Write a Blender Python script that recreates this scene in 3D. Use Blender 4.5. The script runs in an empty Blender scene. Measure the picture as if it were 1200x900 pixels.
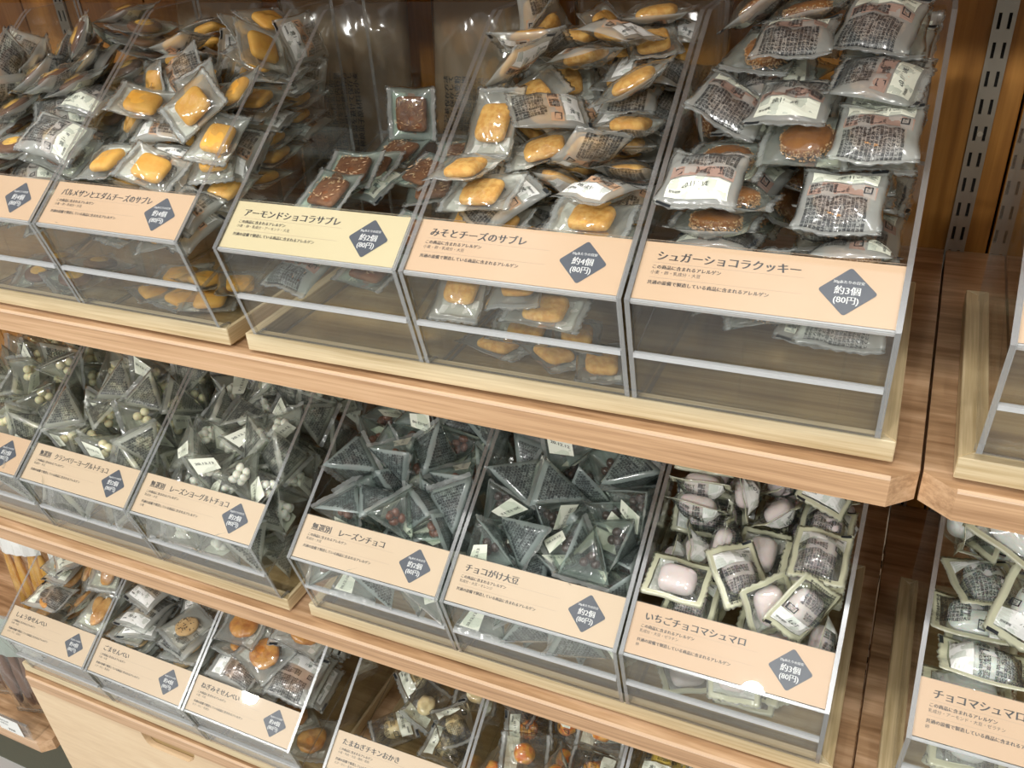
import bpy, bmesh, math, random, json
from mathutils import Vector, Matrix, Quaternion, Euler, noise
SCN = bpy.context.scene
COL = SCN.collection
R = math.radians

# ------------------------------------------------------------------ camera
CAM = Vector((-.0279, -.4429, .3017)); CROT = Euler((1.0083, .063, .4274), 'XYZ'); FPX = 1037.33
cd = bpy.data.cameras.new('camera'); cam = bpy.data.objects.new('camera', cd); COL.objects.link(cam)
cam.location = CAM; cam.rotation_euler = CROT
cd.sensor_width = 36; cd.lens = 36 * FPX / 1200; cd.shift_x = 6.61 / 1200; cd.shift_y = 27.69 / 1200
cd.clip_start = .02
SCN.camera = cam
CM = CROT.to_matrix().transposed()
def project(p):
    v = CM @ (Vector(p) - CAM)
    return 600 - 6.61 + FPX * v.x / -v.z, 450 + 27.69 - FPX * v.y / -v.z

# ------------------------------------------------------------------ world, lamps, exposure
w = bpy.data.worlds.new('world'); SCN.world = w; w.use_nodes = True
nt = w.node_tree; bg = nt.nodes['Background']; bg.inputs[1].default_value = .80
tc = nt.nodes.new('ShaderNodeTexCoord'); nz = nt.nodes.new('ShaderNodeTexNoise'); nz.inputs['Scale'].default_value = 5; nz.inputs['Detail'].default_value = 3
rp = nt.nodes.new('ShaderNodeValToRGB'); rp.color_ramp.elements[0].position = .38; rp.color_ramp.elements[0].color = (.24, .23, .215, 1)
rp.color_ramp.elements[1].position = .66; rp.color_ramp.elements[1].color = (1.25, 1.24, 1.2, 1)
nt.links.new(tc.outputs['Generated'], nz.inputs['Vector']); nt.links.new(nz.outputs['Fac'], rp.inputs['Fac']); sx = nt.nodes.new('ShaderNodeSeparateXYZ'); nt.links.new(tc.outputs['Generated'], sx.inputs[0])   # bright shop ceiling, dimmer aisle below
mr = nt.nodes.new('ShaderNodeMapRange'); mr.interpolation_type = 'SMOOTHSTEP'
for k_, v_ in (('From Min', -.15), ('From Max', .55), ('To Min', .22), ('To Max', 1.1)): mr.inputs[k_].default_value = v_
nt.links.new(sx.outputs['Z'], mr.inputs['Value']); mm = nt.nodes.new('ShaderNodeVectorMath'); mm.operation = 'SCALE'
nt.links.new(rp.outputs['Color'], mm.inputs[0]); nt.links.new(mr.outputs['Result'], mm.inputs['Scale']); nt.links.new(mm.outputs[0], bg.inputs[0])
def lamp(x, y, z, tx, ty, tz, power, size, col=(1, .975, .94)):
    l = bpy.data.lights.new('spot_or_fill_lamp', 'AREA'); l.shape = 'DISK'; l.size = size; l.energy = power; l.color = col
    o = bpy.data.objects.new('spot_or_fill_lamp', l); COL.objects.link(o); o.location = (x, y, z)
    o.rotation_euler = (Vector((tx, ty, tz)) - Vector((x, y, z))).to_track_quat('-Z', 'Y').to_euler()
    return o
lamp(-.08, -.50, 1.55, -.1, .1, .1, 5.0, .10)
lamp(-.85, -.50, 1.55, -.7, .1, .1, 5.2, .10)
lamp(.75, -.50, 1.55, .3, .1, .1, 5.2, .10)
lamp(-.2, -1.05, 1.5, -.1, .0, -.2, 3.5, .06)
lamp(-2.13, -1.6, 1.4, -.57, 0, -.42, 6, .065)
lamp(-1.9, -2.5, 1.55, -.7, .1, -.1, 15, .14)  # added front fills, this and the next pair, to brighten under the shelves
lamp(-.75, -2.6, 1.55, -.4, .1, -.1, 19, .14)
lamp(.7, -2.5, 1.55, -.1, .1, -.1, 17, .14)
SCN.view_settings.view_transform = 'Standard'; SCN.view_settings.look = 'None'; SCN.view_settings.gamma = 1
SCN.view_settings.use_curve_mapping = False; SCN.view_settings.exposure = .20
cy = SCN.cycles
cy.transparent_max_bounces = 40; cy.max_bounces = 8; cy.transmission_bounces = 4; cy.diffuse_bounces = 3; cy.glossy_bounces = 3
cy.caustics_reflective = False; cy.caustics_refractive = False; cy.sample_clamp_indirect = 4

# ------------------------------------------------------------------ materials
class NT:
    def __init__(s, name):
        s.m = bpy.data.materials.new(name); s.m.use_nodes = True; s.t = s.m.node_tree; s.n = s.t.nodes
        s.n.clear(); s.out = s.n.new('ShaderNodeOutputMaterial')
    def new(s, ty, **kw):
        n = s.n.new('ShaderNode' + ty)
        for k, v in kw.items():
            if k.startswith('_'): n.inputs[int(k[1:])].default_value = v
            elif hasattr(n, k): setattr(n, k, v)
            else: n.inputs[k.replace('_', ' ')].default_value = v
        return n
    def link(s, a, b): s.t.links.new(a, b)
    def math(s, op, a, b=None):
        n = s.n.new('ShaderNodeMath'); n.operation = op
        for i, v in enumerate((a, b)):
            if v is None: continue
            if isinstance(v, (int, float)): n.inputs[i].default_value = v
            else: s.link(v, n.inputs[i])
        return n.outputs[0]
    def schlick(s, f0, normal=None):
        g = s.new('NewGeometry'); d = s.new('VectorMath'); d.operation = 'DOT_PRODUCT'
        s.link(normal or g.outputs['Normal'], d.inputs[0]); s.link(g.outputs['Incoming'], d.inputs[1])
        a = s.math('ABSOLUTE', d.outputs['Value']); b = s.math('SUBTRACT', 1.0, a); c = s.math('POWER', b, 5.0)
        return s.math('ADD', s.math('MULTIPLY', c, 1 - f0), f0)
    def mix(s, fac, a, b):
        m = s.new('MixShader')
        if isinstance(fac, (int, float)): m.inputs[0].default_value = fac
        else: s.link(fac, m.inputs[0])
        s.link(a, m.inputs[1]); s.link(b, m.inputs[2]); return m.outputs[0]
    def done(s, sh): s.link(sh, s.out.inputs[0]); return s.m
def c4(c): return (c[0], c[1], c[2], 1)
def plain(name, col, rough=.5, spec=.5, bump=0, bscale=200, var=0, vscale=60, col2=None, coat=0, sss=0):
    t = NT(name); p = t.new('BsdfPrincipled', Roughness=rough); p.inputs['Base Color'].default_value = c4(col)
    p.inputs['Specular IOR Level'].default_value = spec
    if coat: p.inputs['Coat Weight'].default_value = coat; p.inputs['Coat Roughness'].default_value = .15
    if sss: p.inputs['Subsurface Weight'].default_value = sss; p.inputs['Subsurface Scale'].default_value = .004
    tcn = t.new('TexCoord')
    if col2:
        n = t.new('TexNoise', Scale=vscale, Detail=3.0); t.link(tcn.outputs['Object'], n.inputs['Vector'])
        r = t.new('ValToRGB'); r.color_ramp.elements[0].position = .42 - var; r.color_ramp.elements[1].position = .58 + var
        r.color_ramp.elements[0].color = c4(col); r.color_ramp.elements[1].color = c4(col2)
        t.link(n.outputs['Fac'], r.inputs['Fac']); t.link(r.outputs['Color'], p.inputs['Base Color'])
    if bump:
        n = t.new('TexNoise', Scale=bscale, Detail=2.0); t.link(tcn.outputs['Object'], n.inputs['Vector'])
        b = t.new('Bump', Strength=bump, Distance=.001); t.link(n.outputs['Fac'], b.inputs['Height']); t.link(b.outputs['Normal'], p.inputs['Normal'])
    return t.done(p.outputs[0])
def wood(name, dark, mid, light, axis=0, fine=260, broad=22, rough=.42, stretch=.045, contrast=1.0):
    t = NT(name); tcn = t.new('TexCoord'); mp = t.new('Mapping')
    oi = t.new('ObjectInfo'); ad = t.new('VectorMath'); ad.operation = 'ADD'
    sc = t.new('VectorMath'); sc.operation = 'SCALE'; t.link(oi.outputs['Random'], sc.inputs['Scale']); sc.inputs[0].default_value = (3.1, 1.7, 2.3)
    t.link(tcn.outputs['Object'], ad.inputs[0]); t.link(sc.outputs[0], ad.inputs[1]); t.link(ad.outputs[0], mp.inputs['Vector'])
    s = [1, 1, 1]; s[axis] = stretch; mp.inputs['Scale'].default_value = s
    n1 = t.new('TexNoise', Scale=broad, Detail=4.0, Roughness=.6, Distortion=.8); n2 = t.new('TexNoise', Scale=fine, Detail=3.0, Roughness=.65)
    t.link(mp.outputs[0], n1.inputs['Vector']); t.link(mp.outputs[0], n2.inputs['Vector'])
    a = t.math('MULTIPLY', n1.outputs['Fac'], .55); b = t.math('MULTIPLY', n2.outputs['Fac'], .45); f = t.math('ADD', a, b)
    r = t.new('ValToRGB'); e = r.color_ramp.elements; e[0].position = .5 - .16 / contrast; e[0].color = c4(dark); e[1].position = .5 + .14 / contrast; e[1].color = c4(light)
    m = e.new(.5); m.color = c4(mid); t.link(f, r.inputs['Fac'])
    p = t.new('BsdfPrincipled', Roughness=rough); t.link(r.outputs['Color'], p.inputs['Base Color'])
    bp = t.new('Bump', Strength=.12, Distance=.0006); t.link(f, bp.inputs['Height']); t.link(bp.outputs['Normal'], p.inputs['Normal'])
    return t.done(p.outputs[0])
def acrylic(name, tint, f0=.045, rough=.015, haze=0):
    t = NT(name); tr = t.new('BsdfTransparent'); tr.inputs[0].default_value = c4(tint)
    g = t.new('BsdfGlossy', Roughness=rough); g.inputs[0].default_value = (1, 1, 1, 1)
    sh = tr.outputs[0]
    if haze:
        d = t.new('BsdfDiffuse'); d.inputs[0].default_value = (.8, .82, .82, 1); sh = t.mix(haze, sh, d.outputs[0])
    return t.done(t.mix(t.schlick(f0), sh, g.outputs[0]))
def film(name, tint=(.96, .97, .95), milky=.06, mcol=(.8, .82, .78), f0=.05, rough=.08, bump=.35, bscale=75):
    t = NT(name); tcn = t.new('TexCoord')
    n = t.new('TexNoise', Scale=bscale, Detail=2.5, Roughness=.55, Distortion=.9); n.noise_type = 'RIDGED_MULTIFRACTAL'; t.link(tcn.outputs['Object'], n.inputs['Vector'])
    b = t.new('Bump', Strength=bump, Distance=.0012); t.link(n.outputs['Fac'], b.inputs['Height'])
    tr = t.new('BsdfTransparent'); tr.inputs[0].default_value = c4(tint)
    g = t.new('BsdfGlossy', Roughness=rough); g.inputs[0].default_value = (1, 1, 1, 1); t.link(b.outputs['Normal'], g.inputs['Normal'])
    d = t.new('BsdfDiffuse'); d.inputs[0].default_value = c4(mcol); tl = t.new('BsdfTranslucent'); tl.inputs[0].default_value = c4(mcol)
    dm = t.mix(.45, d.outputs[0], tl.outputs[0])
    base = t.mix(milky, tr.outputs[0], dm)
    return t.done(t.mix(t.math('MINIMUM', t.math('MULTIPLY', t.schlick(f0, b.outputs['Normal']), 1.25), 1.0), base, g.outputs[0]))
def ink(name, col, alpha=1.0):
    t = NT(name); p = t.new('BsdfPrincipled', Roughness=.35); p.inputs['Base Color'].default_value = c4(col)
    if alpha >= 1: return t.done(p.outputs[0])
    tr = t.new('BsdfTransparent'); return t.done(t.mix(alpha, tr.outputs[0], p.outputs[0]))

M = {}
M['shelf'] = wood('shelf_oak', (.33, .18, .085), (.55, .335, .18), (.67, .44, .26), 0, 420, 60, .4, .022)
M['shelftop'] = wood('shelf_top_oak', (.24, .13, .06), (.46, .28, .15), (.66, .44, .27), 0, 120, 26, .4, .09, 1.25)
M['tray'] = wood('tray_ash', (.44, .32, .155), (.64, .52, .32), (.77, .66, .44), 0, 420, 50, .45, .025)
M['trayy'] = wood('tray_ash_side', (.44, .32, .155), (.64, .50, .29), (.80, .66, .42), 1, 420, 50, .45, .025)
M['litstrip'] = plain('painted_highlight', (.74, .53, .36), .45)
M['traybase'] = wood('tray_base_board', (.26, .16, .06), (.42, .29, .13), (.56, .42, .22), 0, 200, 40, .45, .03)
M['wall'] = wood('wall_board_wood', (.28, .11, .015), (.45, .20, .035), (.58, .29, .065), 2, 120, 12, .5, .05)
M['drawer'] = wood('drawer_wood', (.66, .47, .28), (.76, .57, .36), (.83, .66, .44), 0, 160, 9, .45, .12, .8)
M['acrylic'] = acrylic('clear_acrylic', (.985, .99, .985), .036)
M['edge'] = None
t = NT('acrylic_polished_edge'); tr = t.new('BsdfTransparent'); tr.inputs[0].default_value = (.62, .64, .63, 1)
g = t.new('BsdfGlossy', Roughness=.22); g.inputs[0].default_value = (.85, .87, .88, 1); d = t.new('BsdfDiffuse'); d.inputs[0].default_value = (.7, .71, .72, 1)
M['edge'] = t.done(t.mix(.38, tr.outputs[0], t.mix(.30, g.outputs[0], d.outputs[0])))
M['film'] = film('clear_film', milky=.06)
M['filmback'] = film('printed_back_film', milky=.50, mcol=(.84, .88, .84), rough=.16)
M['filmgreen'] = film('grey_green_film', tint=(.9, .95, .92), milky=.55, mcol=(.66, .78, .75), rough=.15)
M['filmgreenclear'] = film('clear_green_film', tint=(.93, .96, .93), milky=.05, mcol=(.74, .82, .78), rough=.08)
M['filmtetra'] = film('milky_pyramid_film', tint=(.95, .97, .95), milky=.46, mcol=(.86, .89, .78), rough=.12)
M['seal'] = film('film_seal', milky=.30, mcol=(.84, .88, .86), rough=.12, bump=.5, bscale=260)
M['creamseal'] = film('cream_seal', milky=.86, mcol=(.95, .96, .74), rough=.2, bump=.4, bscale=200)
M['bagfilm'] = film('reflection_bag_film', tint=(.85, .84, .8), milky=.62, mcol=(.50, .41, .28), rough=.12, bump=1, bscale=30)  # brown milkiness imitates the muddled reflections behind the top bins
M['ink'] = ink('black_ink', (.02, .025, .03)); M['cream'] = ink('cream_panel', (.80, .83, .70)); M['whitepanel'] = ink('white_panel', (.86, .87, .84))
M['brownband'] = ink('brown_band', (.45, .30, .24), .75); M['peachband'] = ink('peach_band', (.72, .45, .28), .8); M['greyband'] = ink('grey_band', (.5, .47, .43), .75)
M['parm'] = plain('cheese_biscuit', (.78, .36, .045), .55, .4, .25, 260, .12, 90, (.88, .50, .10))
M['miso'] = plain('miso_biscuit', (.86, .50, .13), .6, .4, .5, 420, .0, 260, (.74, .36, .07))
M['almond'] = plain('cocoa_biscuit', (.15, .05, .02), .5, .4, .6, 300, .05, 200, (.25, .10, .04)); M['sliver'] = plain('almond_sliver', (.72, .48, .27), .5)
M['sugarc'] = plain('chocolate_biscuit', (.24, .075, .012), .4, .5, .35, 320, .1, 120, (.36, .13, .022)); M['sugar'] = plain('sugar_grain', (.60, .34, .16), .35, .6)
M['jam'] = plain('yellow_cookie_centre', (.85, .50, .10), .4); M['cocoa'] = plain('cocoa_cookie', (.16, .07, .035), .55, .4, .4, 300)
M['ballyellow'] = plain('cream_yellow_ball', (.80, .74, .47), .4, .5, sss=.2); M['ballwhite'] = plain('white_yogurt_ball', (.86, .86, .76), .35, .5, sss=.2)
M['ballbrown'] = plain('brown_chocolate_ball', (.17, .06, .035), .3, .6); M['balldark'] = plain('dark_chocolate_ball', (.055, .03, .025), .28, .6)
M['candy'] = plain('pink_candy', (.75, .35, .45), .4); M['pink'] = plain('pink_marshmallow', (.80, .70, .70), .6, .3, .2, 120, sss=.3); M['white'] = plain('white_marshmallow', (.86, .87, .85), .6, .3, .2, 120, sss=.3)
M['senbei'] = plain('sesame_cracker', (.66, .40, .17), .55, .4, .5, 260, .1, 120, (.78, .55, .28)); M['seed'] = plain('black_sesame_seed', (.04, .03, .025), .4)
M['negi'] = plain('glazed_miso_cracker', (.50, .17, .03), .3, .6, .8, 180, .05, 110, (.75, .36, .08), coat=.4)
M['soy'] = plain('soy_cracker', (.55, .25, .06), .35, .5, .8, 120, .05, 90, (.76, .45, .16), coat=.3)
M['onion'] = plain('pale_puffed_cracker', (.85, .72, .42), .6, .3, .5, 200, .05, 90, (.8, .6, .3)); M['spicy'] = plain('red_spiced_cracker', (.70, .18, .02), .35, .5, .9, 220, .0, 130, (.85, .42, .06)); M['lemon'] = plain('yellow_cracker', (.78, .56, .08), .5, .4, .5, 200)
M['badge'] = ink('slate_badge', (.075, .085, .11)); M['peach'] = ink('peach_card', (.66, .455, .295)); M['peach2'] = ink('pale_peach_card', (.68, .52, .36)); M['yellowcard'] = ink('pale_yellow_card', (.68, .58, .36))
M['whiteink'] = ink('white_ink', (.92, .92, .92)); M['greyink'] = ink('dark_grey_ink', (.07, .065, .065)); M['greenink'] = ink('grey_green_header', (.30, .34, .30)); M['hair'] = ink('hairline_ink', (.45, .33, .25))
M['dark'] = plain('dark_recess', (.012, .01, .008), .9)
t = NT('brushed_steel'); p = t.new('BsdfPrincipled', Metallic=1.0, Roughness=.38); p.inputs['Base Color'].default_value = (.42, .38, .32, 1); M['steel'] = t.done(p.outputs[0])
t = NT('spiral_cookie'); tcn = t.new('TexCoord'); sp = t.new('SeparateXYZ'); t.link(tcn.outputs['Object'], sp.inputs[0])
an = t.math('ARCTAN2', sp.outputs[1], sp.outputs[0]); rr = t.math('SQRT', t.math('ADD', t.math('MULTIPLY', sp.outputs[0], sp.outputs[0]), t.math('MULTIPLY', sp.outputs[1], sp.outputs[1])))
fr = t.math('FRACT', t.math('ADD', t.math('MULTIPLY', rr, 190), t.math('MULTIPLY', an, 1 / 6.2832))); st = t.math('GREATER_THAN', fr, .5)
mx = t.new('Mix', data_type='RGBA'); t.link(st, mx.inputs[0]); mx.inputs[6].default_value = (.80, .58, .30, 1); mx.inputs[7].default_value = (.50, .25, .13, 1)
p = t.new('BsdfPrincipled', Roughness=.6); t.link(mx.outputs[2], p.inputs['Base Color']); M['spiral'] = t.done(p.outputs[0])

t = NT('highlit_acrylic_edge'); tr = t.new('BsdfTransparent'); tr.inputs[0].default_value = (.8, .82, .82, 1)  # brighter copy of the acrylic edge, highlights put into its colour
g = t.new('BsdfGlossy', Roughness=.2); d = t.new('BsdfDiffuse'); d.inputs[0].default_value = (.88, .89, .9, 1)
M['edgelit'] = t.done(t.mix(.5, tr.outputs[0], t.mix(.25, d.outputs[0], g.outputs[0])))

# ------------------------------------------------------------------ object helpers
class MB:
    """collects verts/faces with material slots into ONE mesh"""
    def __init__(s): s.v = []; s.f = []; s.mi = []; s.smooth = []
    def face(s, idx, m=0, sm=False): s.f.append(tuple(idx)); s.mi.append(m); s.smooth.append(sm)
    def box(s, a, b, m=0, bev=0):
        (x0, y0, z0), (x1, y1, z1) = a, b; n = len(s.v)
        if bev:
            bm = bmesh.new(); bmesh.ops.create_cube(bm, size=1)
            for v in bm.verts: v.co = Vector(((x0 + x1) / 2 + v.co.x * (x1 - x0), (y0 + y1) / 2 + v.co.y * (y1 - y0), (z0 + z1) / 2 + v.co.z * (z1 - z0)))
            bmesh.ops.bevel(bm, geom=bm.edges[:], offset=bev, segments=2, affect='EDGES', profile=.5)
            s.add(bm, m); bm.free(); return s
        s.v += [(x, y, z) for x in (x0, x1) for y in (y0, y1) for z in (z0, z1)]
        for q in ((0, 1, 3, 2), (4, 6, 7, 5), (0, 4, 5, 1), (2, 3, 7, 6), (0, 2, 6, 4), (1, 5, 7, 3)): s.face([n + i for i in q], m)
        return s
    def add(s, bm, m=0, sm=False, mat=None):
        n = len(s.v); bm.verts.index_update()
        s.v += [tuple(mat @ v.co) if mat else tuple(v.co) for v in bm.verts]
        for f in bm.faces: s.face([n + v.index for v in f.verts], m, sm)
    def prism(s, poly, x0, x1, m=0, me=None, slab=False):
        """poly in (y,z), extruded along x; caps use m, rim uses me"""
        n = len(s.v); k = len(poly); me = m if me is None else me
        s.v += [(x0, y, z) for y, z in poly] + [(x1, y, z) for y, z in poly]
        cm = me if (slab and me is not None) else m
        s.face([n + i for i in range(k)], cm); s.face([n + k + i for i in reversed(range(k))], cm)
        for i in range(k):
            j = (i + 1) % k; thin = math.dist(poly[i], poly[j]) < .006
            s.face((n + i, n + k + i, n + k + j, n + j), me if (thin or not slab) else m)
        return s
    def mesh(s, name, mats, fix=True):
        me = bpy.data.meshes.new(name); me.from_pydata(s.v, [], s.f)
        for m in mats: me.materials.append(M[m] if isinstance(m, str) else m)
        me.polygons.foreach_set('material_index', s.mi); me.polygons.foreach_set('use_smooth', s.smooth)
        if fix:
            bm = bmesh.new(); bm.from_mesh(me); bmesh.ops.recalc_face_normals(bm, faces=bm.faces[:]); bm.to_mesh(me); bm.free()
        me.update(); return me
def obj(name, me, parent=None, label=None, kind=None, loc=None, rot=None):
    o = bpy.data.objects.new(name, me); COL.objects.link(o)
    if parent: o.parent = parent
    if label: o['label'] = label
    if kind: o['kind'] = kind
    if loc: o.location = loc
    if rot: o.rotation_euler = rot
    return o
def thing(name, label, cat, loc=(0, 0, 0), rot=(0, 0, 0), group=None, me=None):
    o = bpy.data.objects.new(name, me); COL.objects.link(o); o.location = loc; o.rotation_euler = rot
    o['label'] = label; o['category'] = cat
    if group: o['group'] = group
    return o
_tc = {}
def textmesh(s, size, sx=1.0, bold=0.0, align='LEFT', ls=1.0, res=2):
    """flat glyph outlines as (verts, faces) in the xy plane; the font is Blender's own"""
    key = (s, size, sx, bold, align, ls)
    if key in _tc: return _tc[key]
    cu = bpy.data.curves.new('t', 'FONT'); cu.body = s; cu.size = size; cu.align_x = align; cu.resolution_u = res;  cu.space_line = ls
    o = bpy.data.objects.new('t', cu); COL.objects.link(o)
    bpy.context.view_layer.update(); dg = bpy.context.evaluated_depsgraph_get(); me = bpy.data.meshes.new_from_object(o.evaluated_get(dg))
    v = [(p.co.x * sx, p.co.y) for p in me.vertices]; f = [tuple(p.vertices) for p in me.polygons]
    if bold:                                     # strokes thickened by two shifted copies
        n = len(v); b_ = bold * size; v = [(a - b_, b) for a, b in v] + [(a + b_, b) for a, b in v]; f = f + [tuple(i + n for i in q) for q in f]
    bpy.data.objects.remove(o); bpy.data.curves.remove(cu); bpy.data.meshes.remove(me)
    _tc[key] = (v, f); return v, f
ORD = ['first', 'second', 'third', 'fourth', 'fifth', 'sixth', 'seventh', 'eighth', 'ninth', 'tenth', 'eleventh', 'twelfth', 'thirteenth', 'fourteenth', 'fifteenth', 'sixteenth', 'seventeenth', 'eighteenth', 'nineteenth', 'twentieth']

# ------------------------------------------------------------------ the setting
ROW = {1: (0.0, 0.0), 2: (-.011, -.2652), 3: (-.0144, -.5305)}       # front offset, shelf top height
TH = .0195; FR = -.0127; YW = .3269; MODL = -.938
def struct(name, me, **k): return obj(name, me, kind='structure', **k)
wall = bpy.data.objects.new('wall_back', MB().box((-2.4, YW + .014, -1.1), (1.3, YW + .05, .62)).mesh('wall_back', ['dark'])); COL.objects.link(wall); wall['kind'] = 'structure'
x = -2.35; k = 0; rnd = random.Random(4)
bm_ = MB().box((0, 0, 0), (.0915, .014, 1.72), bev=.0012).mesh('wall_board', ['wall'])
edges = [MODL, 0.0]
x = -2.4 + .0
while x < 1.25:
    obj('wall_board', bm_, wall, loc=(x + .0007, YW, -1.1)); x += .0935
def shelf(name, x0, x1, row, z=None, th=TH, cham=.0127, fy=None):
    fo, zz = ROW[row] if z is None else (0, z)
    f = (FR + fo) if fy is None else fy
    pl = [(x0, f + cham), (x0 + cham * 1.35, f), (x1 - cham * 1.1, f), (x1, f + cham), (x1, YW - .001), (x0, YW - .001)]
    m = MB(); n = len(pl); m.v = [(a, b, zz) for a, b in pl] + [(a, b, zz - th) for a, b in pl]
    m.face(range(n), 1); m.face([n + i for i in reversed(range(n))], 0)
    for i in range(n): j = (i + 1) % n; m.face((i, j, n + j, n + i), 0)
    o = struct(name, m.mesh(name, ['shelf', 'shelftop']))
    # pale strip, the lit front top edge's highlight put into its colour
    e = MB(); e.box((x0 + cham * 1.35, f - .0004, zz - .0012), (x1 - cham * 1.1, f + .0022, zz + .0003))
    obj('highlight_strip', e.mesh('highlight_strip', ['litstrip']), o)
    return o
SH = []
for x0, x1, tg in ((MODL, -.0009, 'left'), (.0009, .94, 'right')):
    for r in (1, 2, 3): SH.append(shelf('trim_%d' % (len(SH) + 1), x0 - (.0135 if r == 3 and tg == 'left' else 0), x1, r, th=TH if r == 1 else .0180))
    SH.append(shelf('trim_%d' % (len(SH) + 1), x0, x1, 1, z=.335))
for z in (.0, .335): SH.append(shelf('trim_%d' % (len(SH) + 1), -1.9, -.962, 1, z=z))  # unseen neighbour shelves, added to block light at the far left
for s in SH: s['label'] = 'oak display shelf board with chamfered front corners'
SH.append(shelf('trim_11', -1.9, -.962, 1, z=-.672, fy=-.034)); SH[-1]['label'] = 'low oak shelf of the neighbouring unit at bottom left'
# floor
f = struct('floor', MB().box((-4, -4, -1.13), (3, .40, -1.1)).mesh('floor', [plain('pale_floor_tile', (.66, .67, .66), .35)]))
struct('trim_12', MB().box((-2.4, .098, -1.1), (1.3, .32, -1.097)).mesh('trim_12', [plain('grey_green_mat', (.16, .17, .13), .8, .3, .3, 300)]), label='grey green floor strip under the shelf units')
# slotted uprights screwed to the wall
def upright(x, label):
    t = thing('slotted_upright', label, 'shelf rail', (x, YW, 0))
    wd = .0145; z0 = -1.09; z1 = .6; m = MB(); pitch = .02; sw = .0022; cols = [-.0033, .0033]
    xs = [-wd / 2, cols[0] - sw / 2, cols[0] + sw / 2, cols[1] - sw / 2, cols[1] + sw / 2, wd / 2]
    for a, b in ((0, 1), (2, 3), (4, 5)): m.box((xs[a], -.003, z0), (xs[b], -.001, z1))
    n = int((z1 - z0) / pitch)
    for i in range(n):
        zc = .0157 + (i - 54) * pitch
        for a in (1, 3): m.box((xs[a], -.003, zc + .0055), (xs[a + 1], -.001, zc + pitch - .0055))
    obj('rail_face', m.mesh('rail_face', ['steel']), t)
    obj('rail_channel', MB().box((-wd / 2, -.001, z0), (wd / 2, .0, z1)).mesh('rail_channel', ['dark']), t)
    for zc in (.0957, -.32, .42):
        b = bmesh.new(); bmesh.ops.create_cone(b, segments=14, radius1=.0024, radius2=.002, depth=.0012, cap_ends=True, matrix=Matrix.Translation((0, -.0036, zc)) @ Matrix.Rotation(R(90), 4, 'X'))
        s = MB(); s.add(b, 0); b.free(); obj('screw', s.mesh('screw', [plain('screw_steel', (.6, .55, .45), .3)]), t)
upright(.0067, 'slotted steel upright on the brown wall at the joint of the two shelf units')
upright(MODL + .004, 'slotted steel upright on the wall behind the left end of the shelves')

# cabinet drawer under the lowest shelf
fy = FR + ROW[3][0] + .003
dc = thing('drawer_cabinet', 'pale wooden drawer cabinet under the lowest shelf with a scooped hand grip', 'cabinet', (MODL - .0035, fy, -1.1))
zt = .529
zt = 1.1 + ROW[3][1] - .018 - .0062
obj('cabinet_body', MB().box((0, .024, .06), (.925, .33, zt - .002)).mesh('cabinet_body', ['shelftop']), dc)
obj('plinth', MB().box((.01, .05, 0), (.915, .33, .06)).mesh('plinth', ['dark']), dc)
m = MB(); top = []; X0, X1 = .186, .268
pl = [(0, .075), (0, zt)] + [(X0, zt)] + [(X0 + .012 * i / 5, zt - .022 * (1 - (1 - i / 5) ** 2) ** .5) for i in range(1, 6)] + [(X1 - .016, zt - .022)] + [(X1 - .016 + .016 * i / 5, zt - .022 + .022 * (1 - (1 - (i / 5)) ** .5)) for i in range(1, 6)] + [(.925, zt), (.925, .075)]
n = len(pl); m.v = [(a, 0, b) for a, b in pl] + [(a, .007, b) for a, b in pl]; m.face(range(n)); m.face([n + i for i in reversed(range(n))])
for i in range(n): j = (i + 1) % n; m.face((i, j, n + j, n + i))
me = m.mesh('drawer_front', ['drawer'])
obj('drawer_front', me, dc)
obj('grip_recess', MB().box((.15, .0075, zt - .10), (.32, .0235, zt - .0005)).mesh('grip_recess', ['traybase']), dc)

# ------------------------------------------------------------------ trays, acrylic bins and price cards
P_, G_, X0_, WL = .1412, .0338, -.899, .1336
DX = {1: 0, 2: .0008, 3: -.0139}
ADJ = {(1, 'L'): (.0032, -.0007, -.0027), (1, 'R'): (-.0013, .0009, .013), (2, 'L'): (.0006, .0018, -.0073), (2, 'R'): (-.0004, .003, .001),
       (3, 'L'): (-.0037, -.0028, -.0061), (3, 'R'): (.0016, -.003, .015)}
def binmat(r, i):
    """matrix of bin i (1..6 on the left unit, 7.. on the right unit) of row r; local x 0..WL, y into the shelf, z up"""
    fo, z = ROW[r]
    if i >= 7: return Matrix.Translation((.0252 + (i - 7) * P_, fo, z + .0035))
    s = 'L' if i <= 3 else 'R'; dx, dy, yaw = ADJ[(r, s)]
    x = X0_ + (i - 1) * P_ + (G_ if i > 3 else 0) + DX[r]
    xc = X0_ + P_ * 1.5 + (3 * P_ + G_ if i > 3 else 0)
    return Matrix.Translation((x + dx, fo + dy + yaw * (x - xc), z)) @ Matrix.Rotation(yaw, 4, 'Z')
A_ = (-.004, .0045); B_ = (-.0226, .0919); T_ = (.0066, .1131); C_ = (.14, .2100); D_ = (.195, .2105); E_ = (.195, .0045)
nrm = Vector((-.588, .809)); dr = Vector((.809, .588)); HL = .0361
SW = .0030
def off(p, n=0, d=0): return (p[0] + nrm.x * n + dr.x * d, p[1] + nrm.y * n + dr.y * d)
def lerp(a, b, t): return (a[0] + (b[0] - a[0]) * t, a[1] + (b[1] - a[1]) * t)
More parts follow.
